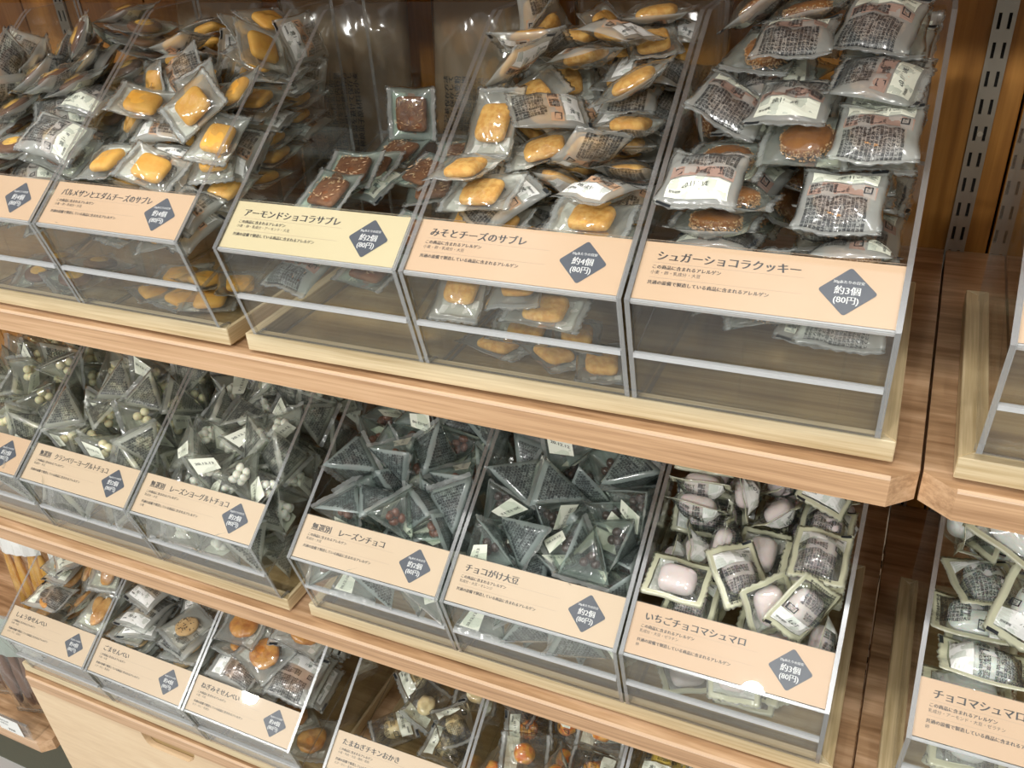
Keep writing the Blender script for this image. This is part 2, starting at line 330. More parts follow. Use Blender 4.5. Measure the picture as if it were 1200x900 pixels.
def bin_meshes():
    o = {}
    side = [(.0042, .0045), (.0042, .0175), (-.0072, .0185), off(B_, .0018, -.0026), off(T_, .0018, .0), (C_[0] - .003, C_[1] - .002), (C_[0] + .003, C_[1] + .0008), D_, E_]
    for k, (a, b) in enumerate(((-SW, 0), (WL, WL + SW))): o['side%d' % k] = MB().prism(side, a, b, 0, 1).mesh('side_panel', ['acrylic', 'edge'])
    f1 = (-.0072, .0187); f2 = lerp(f1, B_, .97)
    o['front'] = MB().prism([f1, f2, (f2[0] + .0024, f2[1]), (f1[0] + .0024, f1[1])], 0, WL, 0, 1, True).mesh('front_panel', ['acrylic', 'edge'])
    l0 = (-.0135, .0530)
    fl = (.192, .1105)
    o['floor'] = MB().prism([l0, fl, (fl[0], fl[1] - .0028), (l0[0], l0[1] - .0032)], 0, WL, 0, 1, True).mesh('inner_floor', ['acrylic', 'edge'])
    o['lip'] = MB().box((0, -.0168, .0515), (WL, -.0136, .0545)).mesh('ledge_strip', ['edgelit'])
    o['foot'] = MB().box((0, .0042, .0070), (WL, .0064, .0180)).mesh('foot_panel', ['acrylic'])
    o['bottom'] = MB().box((0, .0045, .0045), (WL, .192, .0070)).mesh('bottom_panel', ['acrylic'])
    o['back'] = MB().box((0, .1922, .0045), (WL, .195, .2085)).mesh('back_panel', ['acrylic'])
    o['hback'] = MB().prism([off(B_, -.0006, 0), off(T_, -.0006, 0), off(T_, -.0022, 0), off(B_, -.0022, 0)], 0, WL, 0, 1, True).mesh('card_backing', ['acrylic', 'edge'])
    o['hfront'] = MB().prism([off(B_, .0006, -.0022), off(T_, .0006, .0004), off(T_, .0018, .0004), off(B_, .0018, -.0022)], 0, WL, 0, 1, True).mesh('card_cover', ['acrylic', 'edge'])
    o['hlip'] = MB().prism([off(B_, -.0022, -.0026), off(B_, .0006, -.0026), off(B_, .0006, -.0006), off(B_, -.0022, -.0006)], 0, WL, 0).mesh('holder_lip', ['edgelit'])
    return o
BM = bin_meshes()
BINPARTS = [('side_panel', 'side0'), ('side_panel', 'side1'), ('front_panel', 'front'), ('inner_floor', 'floor'), ('ledge_strip', 'lip'), ('bottom_panel', 'bottom'), ('foot_panel', 'foot'), ('back_panel', 'back'),
            ('card_backing', 'hback'), ('card_cover', 'hfront'), ('holder_lip', 'hlip')]
def make_bin(r, i, what):
    m = binmat(r, i)
    t = thing('acrylic_bin', 'clear acrylic bin with sloped opening holding ' + what, 'bin', group='acrylic bins on the shelves'); t.matrix_world = m
    for n, k in BINPARTS: obj(n, BM[k], t)
    return t
def make_tray(r, s, x0, x1, label, rr=.0085):
    """shallow wooden tray; x0/x1 outer"""
    fo, z = ROW[r]
    if s in 'LR': dx, dy, yaw = ADJ[(r, s)]
    else: dx, dy, yaw = 0, 0, 0
    w = x1 - x0; hx = .0163; rim = .0085; d0 = -.0050; d1 = .2120
    xm = X0_ + P_ * 1.5 + (3 * P_ + G_ if s == 'R' else 0) if s in 'LR' else x0
    t = thing('wooden_tray', label, 'tray', group='wooden trays under the bins')
    t.matrix_world = Matrix.Translation((x0 + DX[r] + dx, fo + dy + yaw * (x0 - xm), z + .0002)) @ Matrix.Rotation(yaw, 4, 'Z')
    def rail(name, pts, mat):
        m = MB(); n = 4; m.v = [(a, b, .0026) for a, b in pts] + [(a, b, hx) for a, b in pts]
        m.face(range(4)); m.face([7, 6, 5, 4])
        for i in range(4): j = (i + 1) % 4; m.face((i, j, n + j, n + i))
        me = m.mesh(name, [mat]); bm = bmesh.new(); bm.from_mesh(me); bmesh.ops.bevel(bm, geom=bm.edges[:], offset=.0005, segments=1, affect='EDGES'); bm.to_mesh(me); bm.free()
        obj(name, me, t)
    rail('front_rail', [(0, d0), (w, d0), (w - rr, d0 + rim), (rim, d0 + rim)], 'tray')
    rail('back_rail', [(w, d1), (0, d1), (rim, d1 - rim), (w - rr, d1 - rim)], 'tray')
    rail('side_rail', [(0, d1), (0, d0), (rim, d0 + rim), (rim, d1 - rim)], 'trayy')
    rail('side_rail', [(w, d0), (w, d1), (w - rr, d1 - rim), (w - rr, d0 + rim)], 'trayy')
    obj('base_board', MB().box((rim - .001, d0 + rim - .001, 0), (w - rr + .001, d1 - rim + .001, .0040)).mesh('base_board', ['traybase']), t)
    return t
XL0, XL1 = X0_ - .0240, X0_ + 2 * P_ + WL + .0066
XR0, XR1 = X0_ + 3 * P_ + G_ - .0130, -.0142
for r, nm in ((1, 'top'), (2, 'middle'), (3, 'lowest')):
    make_tray(r, 'L', XL0, XL1, 'pale wooden tray on the left half of the %s shelf' % nm, .0034)
    make_tray(r, 'R', XR0, XR1 if r == 1 else XR1 + .0005, 'pale wooden tray on the right half of the %s shelf' % nm)
    make_tray(r, 'N', .0150 - DX[r], .470, 'pale wooden tray at the right edge on the %s shelf of the next unit' % nm)

def rrect(w, h, rad, seg=5):
    out = []
    for cx, cy, a0 in ((w / 2 - rad, h / 2 - rad, 0), (-w / 2 + rad, h / 2 - rad, 90), (-w / 2 + rad, -h / 2 + rad, 180), (w / 2 - rad, -h / 2 + rad, 270)):
        for k in range(seg + 1): a = R(a0 + 90 * k / seg); out.append((cx + rad * math.cos(a), cy + rad * math.sin(a)))
    return out
bmb = MB(); q = rrect(.0205, .0205, .0016); cs = math.cos(R(45))
bmb.v = [((a - b) * cs, (a + b) * cs * .97, 0) for a, b in q]; bmb.face(range(len(q))); BADGE = bmb.mesh('badge', ['badge'], fix=False)
cardm = {k: MB().box((0, 0, -.0004), (WL, HL, 0)).mesh('card_' + k, [k]) for k in ('peach', 'peach2', 'yellowcard')}
def flat(name, tv, mat, parent, x, y, z=.00012):
    v, f = tv; me = bpy.data.meshes.new(name); me.from_pydata([(a, b, 0) for a, b in v], [], f); me.materials.append(M[mat]); return obj(name, me, parent, loc=(x, y, z))
HAIR = {k: MB().box((0, 0, 0), (k, .00016, .00006)).mesh('rule_line', ['hair']) for k in (.080,)}
def make_card(r, i, title, allerg, count, col, label, indent=0, tail=None):
    m = binmat(r, i) @ Matrix.Translation((0, B_[0], B_[1])) @ Matrix.Rotation(math.atan2(.588, .809), 4, 'X')
    t = thing('price_card', label, 'price card'); t.matrix_world = m
    obj('card', cardm[col], t)
    if title:
        v, f = textmesh(title, .0064, bold=.04)
        wmax = max(a for a, b in v); sx = min(1, (.089 - indent) / wmax)
        flat('title', ([(a * sx, b) for a, b in v], f), 'greyink', t, .008 + indent, HL - .0108)
    flat('allergen_heading', textmesh('この商品に含まれるアレルゲン', .0027, bold=.04), 'greyink', t, .0068, HL - .0165)
    flat('allergen_list', textmesh(allerg, .0025, bold=.0), 'greyink', t, .0068, HL - .0198)
    flat('allergen_note', textmesh('共通の設備で製造している商品に含まれるアレルゲン', .0027, bold=.04), 'greyink', t, .0064, HL - .0262)
    if tail: flat('allergen_tail', textmesh(tail, .0025), 'greyink', t, .0064, HL - .0296)
    for yy in (.0128, .0222): obj('rule_line', HAIR[.080], t, loc=(.0068, HL - yy, 0))
    b = obj('badge', BADGE, t, loc=(.1085, HL - .0180, .00016))
    flat('badge_caption', textmesh('20gあたりの目安', .00205, align='CENTER', bold=.02), 'whiteink', b, 0, .0046, .0001)
    flat('badge_count', textmesh(count, .0052, align='CENTER', bold=.022), 'whiteink', b, 0, -.0014, .0001)
    flat('badge_price', textmesh('(80円)', .0048, align='CENTER', bold=.02), 'whiteink', b, 0, -.0066, .0001)
CARDS = [
 (1, 2, 'バニラクッキー', '小麦・卵・乳成分・大豆', '約4個', 'peach', 'peach price card at the far left edge of the top shelf'),
 (1, 3, 'パルメザンとエダムチーズのサブレ', '小麦・卵・乳成分・大豆', '約4個', 'peach', 'peach price card for parmesan and edam cheese biscuits, reading パルメザンとエダムチーズのサブレ'),
 (1, 4, 'アーモンドショコラサブレ', '小麦・卵・乳成分・アーモンド・大豆', '約2個', 'yellowcard', 'pale yellow price card for almond chocolate biscuits, reading アーモンドショコラサブレ'),
 (1, 5, 'みそとチーズのサブレ', '小麦・卵・乳成分・大豆', '約4個', 'peach', 'peach price card for miso and cheese biscuits, reading みそとチーズのサブレ'),
 (1, 6, 'シュガーショコラクッキー', '小麦・卵・乳成分・大豆', '約3個', 'peach', 'peach price card for sugar chocolate cookies, reading シュガーショコラクッキー'),
 (1, 7, 'クッキー', '小麦・卵・乳成分・大豆', '約3個', 'peach', 'price card on the bin at the right edge of the top shelf'),
 (2, 1, '無選別　ヨーグルトチョコ', '乳成分・大豆', '約2個', 'peach', 'peach price card at the left edge of the middle shelf'),
 (2, 2, '無選別　クランベリーヨーグルトチョコ', '乳成分・大豆', '約2個', 'peach2', 'peach price card for unsorted cranberry yogurt chocolates, reading 無選別 クランベリーヨーグルトチョコ'),
 (2, 3, '無選別　レーズンヨーグルトチョコ', '乳成分・大豆', '約2個', 'peach2', 'peach price card for unsorted raisin yogurt chocolates, reading 無選別 レーズンヨーグルトチョコ'),
 (2, 4, '無選別　レーズンチョコ', '乳成分・大豆', '約2個', 'peach2', 'peach price card for unsorted raisin chocolates, reading 無選別 レーズンチョコ'),
 (2, 5, 'チョコがけ大豆', '乳成分・大豆・オレンジ', '約2個', 'peach2', 'peach price card for chocolate coated soybeans, reading チョコがけ大豆'),
 (2, 6, 'いちごチョコマシュマロ', '乳成分・大豆・ゼラチン', '約3個', 'peach', 'peach price card for strawberry chocolate marshmallows, reading いちごチョコマシュマロ'),
 (2, 7, 'チョコマシュマロ', '乳成分・アーモンド・大豆・ゼラチン', '約3個', 'peach', 'peach price card for chocolate marshmallows at the bottom right, reading チョコマシュマロ'),
 (3, 1, 'しょうゆせんべい', '小麦・大豆', '約4個', 'peach2', 'peach price card for soy sauce crackers, reading しょうゆせんべい'),
 (3, 2, 'ごませんべい', '小麦・大豆', '約4個', 'peach2', 'peach price card for sesame crackers, reading ごませんべい'),
 (3, 3, 'ねぎみそせんべい', '小麦・大豆', '約4個', 'peach2', 'peach price card for leek and miso crackers, reading ねぎみそせんべい'),
 (3, 4, 'たまねぎチキンおかき', '小麦・牛肉・大豆・鶏肉・豚肉', '約3個', 'peach2', 'pale peach price card for onion chicken crackers at the bottom edge, reading たまねぎチキンおかき'),
]
for c in CARDS:
    make_card(*c, tail={(2, 6): '卵', (2, 7): '卵', (2, 3): '小麦'}.get(c[:2]) or ('えび・かに・乳成分' if c[0] == 3 else None))

# ------------------------------------------------------------------ wrapped sweets: every packet is wrapper + contents + print
INGR = ('名称焼菓子原材料名小麦粉砂糖バター鶏卵加工油脂全粉乳食塩膨張剤香料乳化剤一部に小麦卵乳成分大豆を含む内容量個装賞味期限枠外下部に記載保存方法直射日光高温多湿を避けて保存してください' * 14)
def para(cols, rows, seed=0):
    k = (seed * 7) % 80; out = []
    for r_ in range(rows):
        n = cols if isinstance(cols, int) else max(1, cols[r_]); out.append(INGR[k:k + n]); k += n
    return '\n'.join(out)
def conform(tv, fn, name, mat, x=0, y=0, mirror=True):
    v, f = tv; me = bpy.data.meshes.new(name)
    me.from_pydata([fn((-1 if mirror else 1) * (a + x), b + y) for a, b in v], [], f); me.materials.append(M[mat]); return me
def patch(x0, x1, y0, y1, fn, name, mat, mirror=True, n=5, off_=0):
    v = []; f = []
    for i in range(n + 1):
        for j in range(n + 1): v.append(fn((-1 if mirror else 1) * (x0 + (x1 - x0) * i / n), y0 + (y1 - y0) * j / n))
    for i in range(n):
        for j in range(n): a = i * (n + 1) + j; f.append((a, a + 1, a + n + 2, a + n + 1))
    me = bpy.data.meshes.new(name); me.from_pydata(v, [], f); me.materials.append(M[mat]); return me
def ring(w, h, t_):
    a, b = w / 2, h / 2; c, d = a - t_, b - t_
    return [(-a, -b), (a, -b), (a, b), (-a, b), (-c, -d), (c, -d), (c, d), (-c, d)], [(0, 1, 5, 4), (1, 2, 6, 5), (2, 3, 7, 6), (3, 0, 4, 7)]
def joinflat(*parts):
    V = []; F = []
    for (v, f), dx, dy in parts:
        n = len(V); V += [(a + dx, b + dy) for a, b in v]; F += [tuple(n + i for i in q) for q in f]
    return V, F
def pillow(L, W, T, seed, fin=.0042, framed=False, mats=('film', 'filmback', 'seal'), nx=22, ny=14, fat=.85):
    rd = random.Random(seed); ph = [rd.uniform(0, 6.28) for _ in range(8)]; fu = 1 - fin / (L / 2); fv = 1 - (fin / (W / 2) if framed else .015)
    def S(u, v, side, e=0.0):
        pull = .0 if framed else .07
        x = u * L / 2; y = v * W / 2 * (1 - pull * max(0, 1 - u * u))
        y += .0003 * math.sin(6 * u + ph[0]); x += .0003 * math.sin(5 * v + ph[1])
        a = max(0.0, 1 - (abs(u) / fu) ** 2.4) if abs(u) < fu else 0; b = max(0.0, 1 - (abs(v) / fv) ** 2.4) if abs(v) < fv else 0
        h = T / 2 * min(1.0, 1.12 * a ** fat * b ** fat)
        h *= 1 + .10 * math.sin(7 * u + 5 * v + ph[2]) + .08 * math.sin(13 * v - 9 * u + ph[3] + side)
        mid = .0010 * math.sin(2.2 * u + ph[4]) + .0009 * math.sin(3 * v + ph[5]) + (.0004 * math.sin(9 * v + ph[6]) + .0007 * (u * u) * math.sin(4 * v + ph[7])) * (u * u)
        return (x, y, mid + side * (h + e))
    m = MB()
    def us(n): return [-1 + 2 * i / n for i in range(n + 1)]
    U = sorted(set([round(v, 4) for v in us(nx)] + [round(fu, 4), -round(fu, 4)])); V = sorted(set([round(v, 4) for v in us(ny)] + ([round(fv, 4), -round(fv, 4)] if framed else [])))
    idx = {}
    for side in (1, -1):
        for i, u in enumerate(U):
            for j, v in enumerate(V):
                brd = i in (0, len(U) - 1) or j in (0, len(V) - 1)
                if side == -1 and brd: idx[(side, i, j)] = idx[(1, i, j)]; continue
                x, y, z = S(u, v, side)
                if i in (0, len(U) - 1): x += (.0007 if j % 2 else -.0004) * (1 if i else -1)
                if abs(u) > fu or (framed and abs(v) > fv): z += side * .00012
                idx[(side, i, j)] = len(m.v); m.v.append((x, y, z))
    for side in (1, -1):
        for i in range(len(U) - 1):
            for j in range(len(V) - 1):
                um = (U[i] + U[i + 1]) / 2; vm = (V[j] + V[j + 1]) / 2
                mi = 2 if (abs(um) > fu or (framed and abs(vm) > fv)) else (0 if side == 1 else 1)
                q = [idx[(side, i, j)], idx[(side, i + 1, j)], idx[(side, i + 1, j + 1)], idx[(side, i, j + 1)]]
                if side == -1: q.reverse()
                m.face(q, mi, True)
    def back(x, y, e=.0003): return S(max(-1, min(1, x / (L / 2))), max(-1, min(1, y / (W / 2))), -1, e)
    def front(x, y, e=.0003): return S(max(-1, min(1, x / (L / 2))), max(-1, min(1, y / (W / 2))), 1, e)
    return m.mesh('wrapper', list(mats), fix=False), back, front
def blob(dims, power=3.0, seg=(20, 14), noise_amp=.0004, nscale=180, seed=0, dome=0, name='cookie', mat='parm', smooth=True):
    """superellipsoid with a rough skin"""
    a, b, c = [d / 2 for d in dims]; m = MB(); n, k = seg
    def pw(v, p): return math.copysign(abs(v) ** p, v)
    e = 2 / power
    for j in range(k + 1):
        ph = -math.pi / 2 + math.pi * j / k
        for i in range(n):
            th = 2 * math.pi * i / n
            x = a * pw(math.cos(ph), .55) * pw(math.cos(th), e); y = b * pw(math.cos(ph), .55) * pw(math.sin(th), e); z = c * pw(math.sin(ph), .8)
            if dome and z > 0: z += dome * (1 - (x / a) ** 2 * .6 - (y / b) ** 2 * .4)
            d = noise.noise(Vector((x, y, z)) * nscale + Vector((seed * 3.1, 0, 0))) * noise_amp
            l = math.sqrt(x * x + y * y + z * z) or 1; m.v.append((x + x / l * d, y + y / l * d, z + z / l * d * 1.5))
    for j in range(k):
        for i in range(n): i2 = (i + 1) % n; m.face((j * n + i, j * n + i2, (j + 1) * n + i2, (j + 1) * n + i), 0, smooth)
    me = m.mesh(name, [mat]); return me
def bits(points, dims, name, mat, seed=0, seg=4):
    m = MB(); rd = random.Random(seed)
    for p in points:
        q = Euler([rd.uniform(0, 6.28) for _ in range(3)] if len(p) < 4 else (0, 0, p[3])).to_matrix(); n = len(m.v); s = rd.uniform(.75, 1.2)
        for v in ((1, 0, 0), (-1, 0, 0), (0, 1, 0), (0, -1, 0), (0, 0, 1), (0, 0, -1)): m.v.append(tuple(Vector(p[:3]) + q @ Vector((v[0] * dims[0] * s, v[1] * dims[1] * s, v[2] * dims[2] * s))))
        for f in ((0, 2, 4), (2, 1, 4), (1, 3, 4), (3, 0, 4), (2, 0, 5), (1, 2, 5), (3, 1, 5), (0, 3, 5)): m.face([n + i for i in f])
    return m.mesh(name, [mat])
def balls(n, r_, rad, name, mat, seed, squash=1, zoff=0):
    rd = random.Random(seed); pts = []; m = MB(); tries = 0
    while len(pts) < n and tries < 4000:
        tries += 1; v = Vector((rd.gauss(0, 1), rd.gauss(0, 1), rd.gauss(0, .8))); v = v.normalized() * rad * rd.random() ** .4
        if all((v - p).length > r_ * 1.8 for p in pts): pts.append(v)
    for p in pts:
        b = bmesh.new(); bmesh.ops.create_icosphere(b, subdivisions=2, radius=r_); s = Vector((rd.uniform(1, 1 + squash - 1 if squash > 1 else 1), 1, 1)); rot = Euler([rd.uniform(0, 6) for _ in range(3)]).to_matrix().to_4x4()
        m.add(b, 0, True, Matrix.Translation(p + Vector((0, 0, zoff))) @ rot @ Matrix.Diagonal((squash if squash > 1 else 1, 1, 1, 1))); b.free()
    return m.mesh(name, [mat])
def rotz(me, a):
    me = me.copy(); me.transform(Matrix.Rotation(a, 4, 'Z')); return me
def texture_pack(L, W, back, seed, band, date='20.11.28', panel='cream', tsz=.0021, rows=None, cols=None, mark=True):
    parts = []
    rows = rows or int((W - .010) / (tsz * 1.12)); cols = cols or int(L * .40 / (tsz * 1.0))
    tx = textmesh(para(cols, rows, seed), tsz, bold=.055, ls=1.12 / 1.0 * .92, res=1)
    parts.append(('printed_text', conform(tx, back, 'printed_text', 'ink', -L * .44, W / 2 - .0068), None))
    tx = textmesh(para(max(3, int(L * .14 / tsz)), max(3, int(W * .5 / (tsz * 1.03))), seed + 3), tsz, bold=.055, ls=1.03, res=1)
    parts.append(('side_text', conform(tx, lambda x, y: back(x, y, .0006), 'side_text', 'ink', -L * .02, W * .34), None))
    if band: parts.append(('printed_band', patch(-L * .03, L * .13, -W * .40, W * .40, lambda x, y: back(x, y, .0002), 'printed_band', band), None))
    parts.append(('date_panel', patch(L * .15, L * .38, -W * .38, W * .38, lambda x, y: back(x, y, .0002), 'date_panel', panel), None))
    v, f = textmesh(date, .0036, bold=.01); v = [(-b, a) for a, b in v]
    v2, f2 = textmesh('賞味期限', .0017, bold=.01); v2 = [(-b, a) for a, b in v2]
    parts.append(('date_print', conform(joinflat(((v, f), L * .25 + .001, -W * .20), ((v2, f2), L * .33, -W * .34)), lambda x, y: back(x, y, .0005), 'date_print', 'ink', 0, 0), None))
    if mark:
        mk = joinflat((ring(.0046, .0046, .0006), 0, 0), (textmesh('プラ', .0018, align='CENTER', bold=.02), 0, -.0006))
        parts.append(('recycling_mark', conform(mk, lambda x, y: back(x, y, .0004), 'recycling_mark', 'ink', -L * .02 + .004, -W * .30), None))
    parts.append(('black_end_mark', patch(L * .445, L * .49, -W * .5 * .9, -W * .5 * .55, lambda x, y: back(x, y, .0004), 'black_end_mark', 'ink'), None))
    return parts
def disc_cookie(d, h, mat, seed, dome=.0015, amp=.0004, name='cookie'): return blob((d, d * random.Random(seed).uniform(.92, 1), h), 2.0, (26, 12), amp, 160, seed, dome, name, mat)
TYPES = {}
def deftype(key, variants): TYPES[key] = variants
def flatpack(L, W, T, seed, contents, band, mats=('film', 'filmback', 'seal'), framed=False, fin=.0042, **k):
    wr, back, front = pillow(L, W, T, seed, fin=fin, framed=framed, mats=mats)
    return [('wrapper', wr, None)] + contents + texture_pack(L, W, back, seed, band, **k)
def rim_pts(d, h, n, seed):
    rd = random.Random(seed); o = []
    for _ in range(n):
        a = rd.uniform(0, 6.283); zz = rd.uniform(-.42, .30); rr_ = d / 2 * (.985 - .25 * max(0, zz) ** 2) + rd.uniform(-.0004, .0006)
        o.append((math.cos(a) * rr_, math.sin(a) * rr_ * .96, zz * h))
    return o
deftype('parm', [flatpack(.048, .038, .0120, s, [('biscuit', blob((.0255, .022, .0072), 5, (28, 12), .0005, 140, s, .0012, 'biscuit', 'parm'), None)], 'peachband', panel='whitepanel') for s in (1, 2)])
deftype('miso', [flatpack(.052, .036, .0122, s, [('biscuit', blob((.0265, .0215, .0070), 5, (28, 12), .0007, 200, s, .001, 'biscuit', 'miso'), None)], 'peachband', date='20.12.10', panel='whitepanel') for s in (3, 4)])
def almond_parts(s):
    rd = random.Random(s); pts = []
    for _ in range(34): pts.append((rd.uniform(-.0115, .0115), rd.uniform(-.0115, .0115), .0036 + .0006 * rd.random(), rd.uniform(0, 3.14)))
    pts += [(a, b, -z_, c) for a, b, z_, c in pts]
    return [('biscuit', blob((.0265, .0265, .0062), 7, (32, 10), .0005, 220, s, .0, 'biscuit', 'almond'), None), ('almond_slivers', bits(pts, (.0018, .00035, .00035), 'almond_slivers', 'sliver', s), 'stuff')]
deftype('almond', [flatpack(.043, .043, .0106, s, almond_parts(s), 'brownband', mats=('filmgreenclear', 'filmgreen', 'seal'), date='20.11.20') for s in (5, 6)])
deftype('sugar', [flatpack(.050, .046, .0148, s, [('cookie', disc_cookie(.0285, .0075, 'sugarc', s), None), ('sugar_crust', bits(rim_pts(.0285, .0090, 330, s), (.00075, .0007, .00065), 'sugar_crust', 'sugar', s), 'stuff')], 'brownband', mats=('filmgreenclear', 'filmback', 'seal'), date='20.11.28/E') for s in (7, 8, 27)])
deftype('spiral', [flatpack(.048, .044, .0130, 9, [('cookie', disc_cookie(.026, .007, 'spiral', 9), None)], 'greyband'),
                   flatpack(.048, .044, .0130, 10, [('cookie', disc_cookie(.028, .0065, 'cocoa', 10, .0005), None), ('cookie_centre', blob((.019, .0185, .0094), 2, (22, 8), .0003, 160, 4, .0003, 'cookie_centre', 'jam'), None)], 'greyband')])
deftype('cocoa', [TYPES['spiral'][1], TYPES['spiral'][0]])
MF = ('film', 'filmgreenclear', 'creamseal')
deftype('marsh', [flatpack(.044, .038, .0195, s, [('marshmallow', blob((.0265, .0205, .0150), 3.6, (28, 16), .0005, 90, s, 0, 'marshmallow', 'pink'), None)], None, mats=MF, framed=True, fin=.0046, tsz=.0018, date='LOT', panel='whitepanel') for s in (11, 12)])
deftype('marshw', [flatpack(.054, .046, .0225, s, [('marshmallow', blob((.033, .024, .0175), 3.4, (28, 16), .0006, 80, s, 0, 'marshmallow', 'white'), None)], None, mats=MF, framed=True, fin=.0056, tsz=.0022, date='LOT', panel='whitepanel') for s in (13, 14)])
def seeds(s, d, h, n=80):
    rd = random.Random(s); o = []
    while len(o) < n:
        a, b = rd.uniform(-1, 1), rd.uniform(-1, 1)
        if a * a + b * b < .92: sg = rd.choice((-1, 1)); zz = h / 2 * (1 - (a * a + b * b) ** 1.6) ** .4 ; o.append((a * d / 2, b * d / 2 * .95, sg * zz + (.0006 if sg > 0 else 0)))
    return o
deftype('senb', [flatpack(.052, .050, .0106, s, [('cracker', disc_cookie(.026, .0062, 'senbei', s, .0006, .0006, 'cracker'), None), ('sesame_seeds', bits(seeds(s, .0255, .0070), (.0011, .0006, .0005), 'sesame_seeds', 'seed', s), 'stuff')], None, panel='whitepanel') for s in (15, 16)])
deftype('negi', [flatpack(.056, .051, .0135, s, [('cracker', disc_cookie(.034, .0075, 'negi', s, .001, .0016, 'cracker'), None)], None, panel='whitepanel') for s in (17, 18)])
deftype('soy', [flatpack(.060, .041, .014, s, [('cracker', blob((.036, .017, .0055), 2.4, (24, 10), .0022, 120, s, .001, 'cracker', 'soy'), None), ('cracker', blob((.030, .015, .0050), 2.2, (24, 10), .0022, 120, s + 5, .001, 'cracker', 'soy'), None)], None, panel='cream') for s in (19, 20)])
for v in TYPES['soy']:
    v[2][1].transform(Matrix.Translation((.002, .006, -.002)) @ Matrix.Rotation(.7, 4, 'Z')); v[1][1].transform(Matrix.Translation((-.003, -.004, .002)))
def okaki(mat, s): return flatpack(.048, .040, .0205, s, [('cracker', blob((.019, .018, .0150), 2.3, (22, 14), .0026, 110, s, 0, 'cracker', mat), None)], None, mats=('film', 'film', 'seal'), tsz=.0018, panel='cream')
deftype('candy', [okaki('candy', 28)]); deftype('onion', [okaki('onion', 21), okaki('onion', 22)]); deftype('spicy', [okaki('spicy', 23), okaki('spicy', 24)]); deftype('lemon', [okaki('lemon', 25), okaki('lemon', 26)])

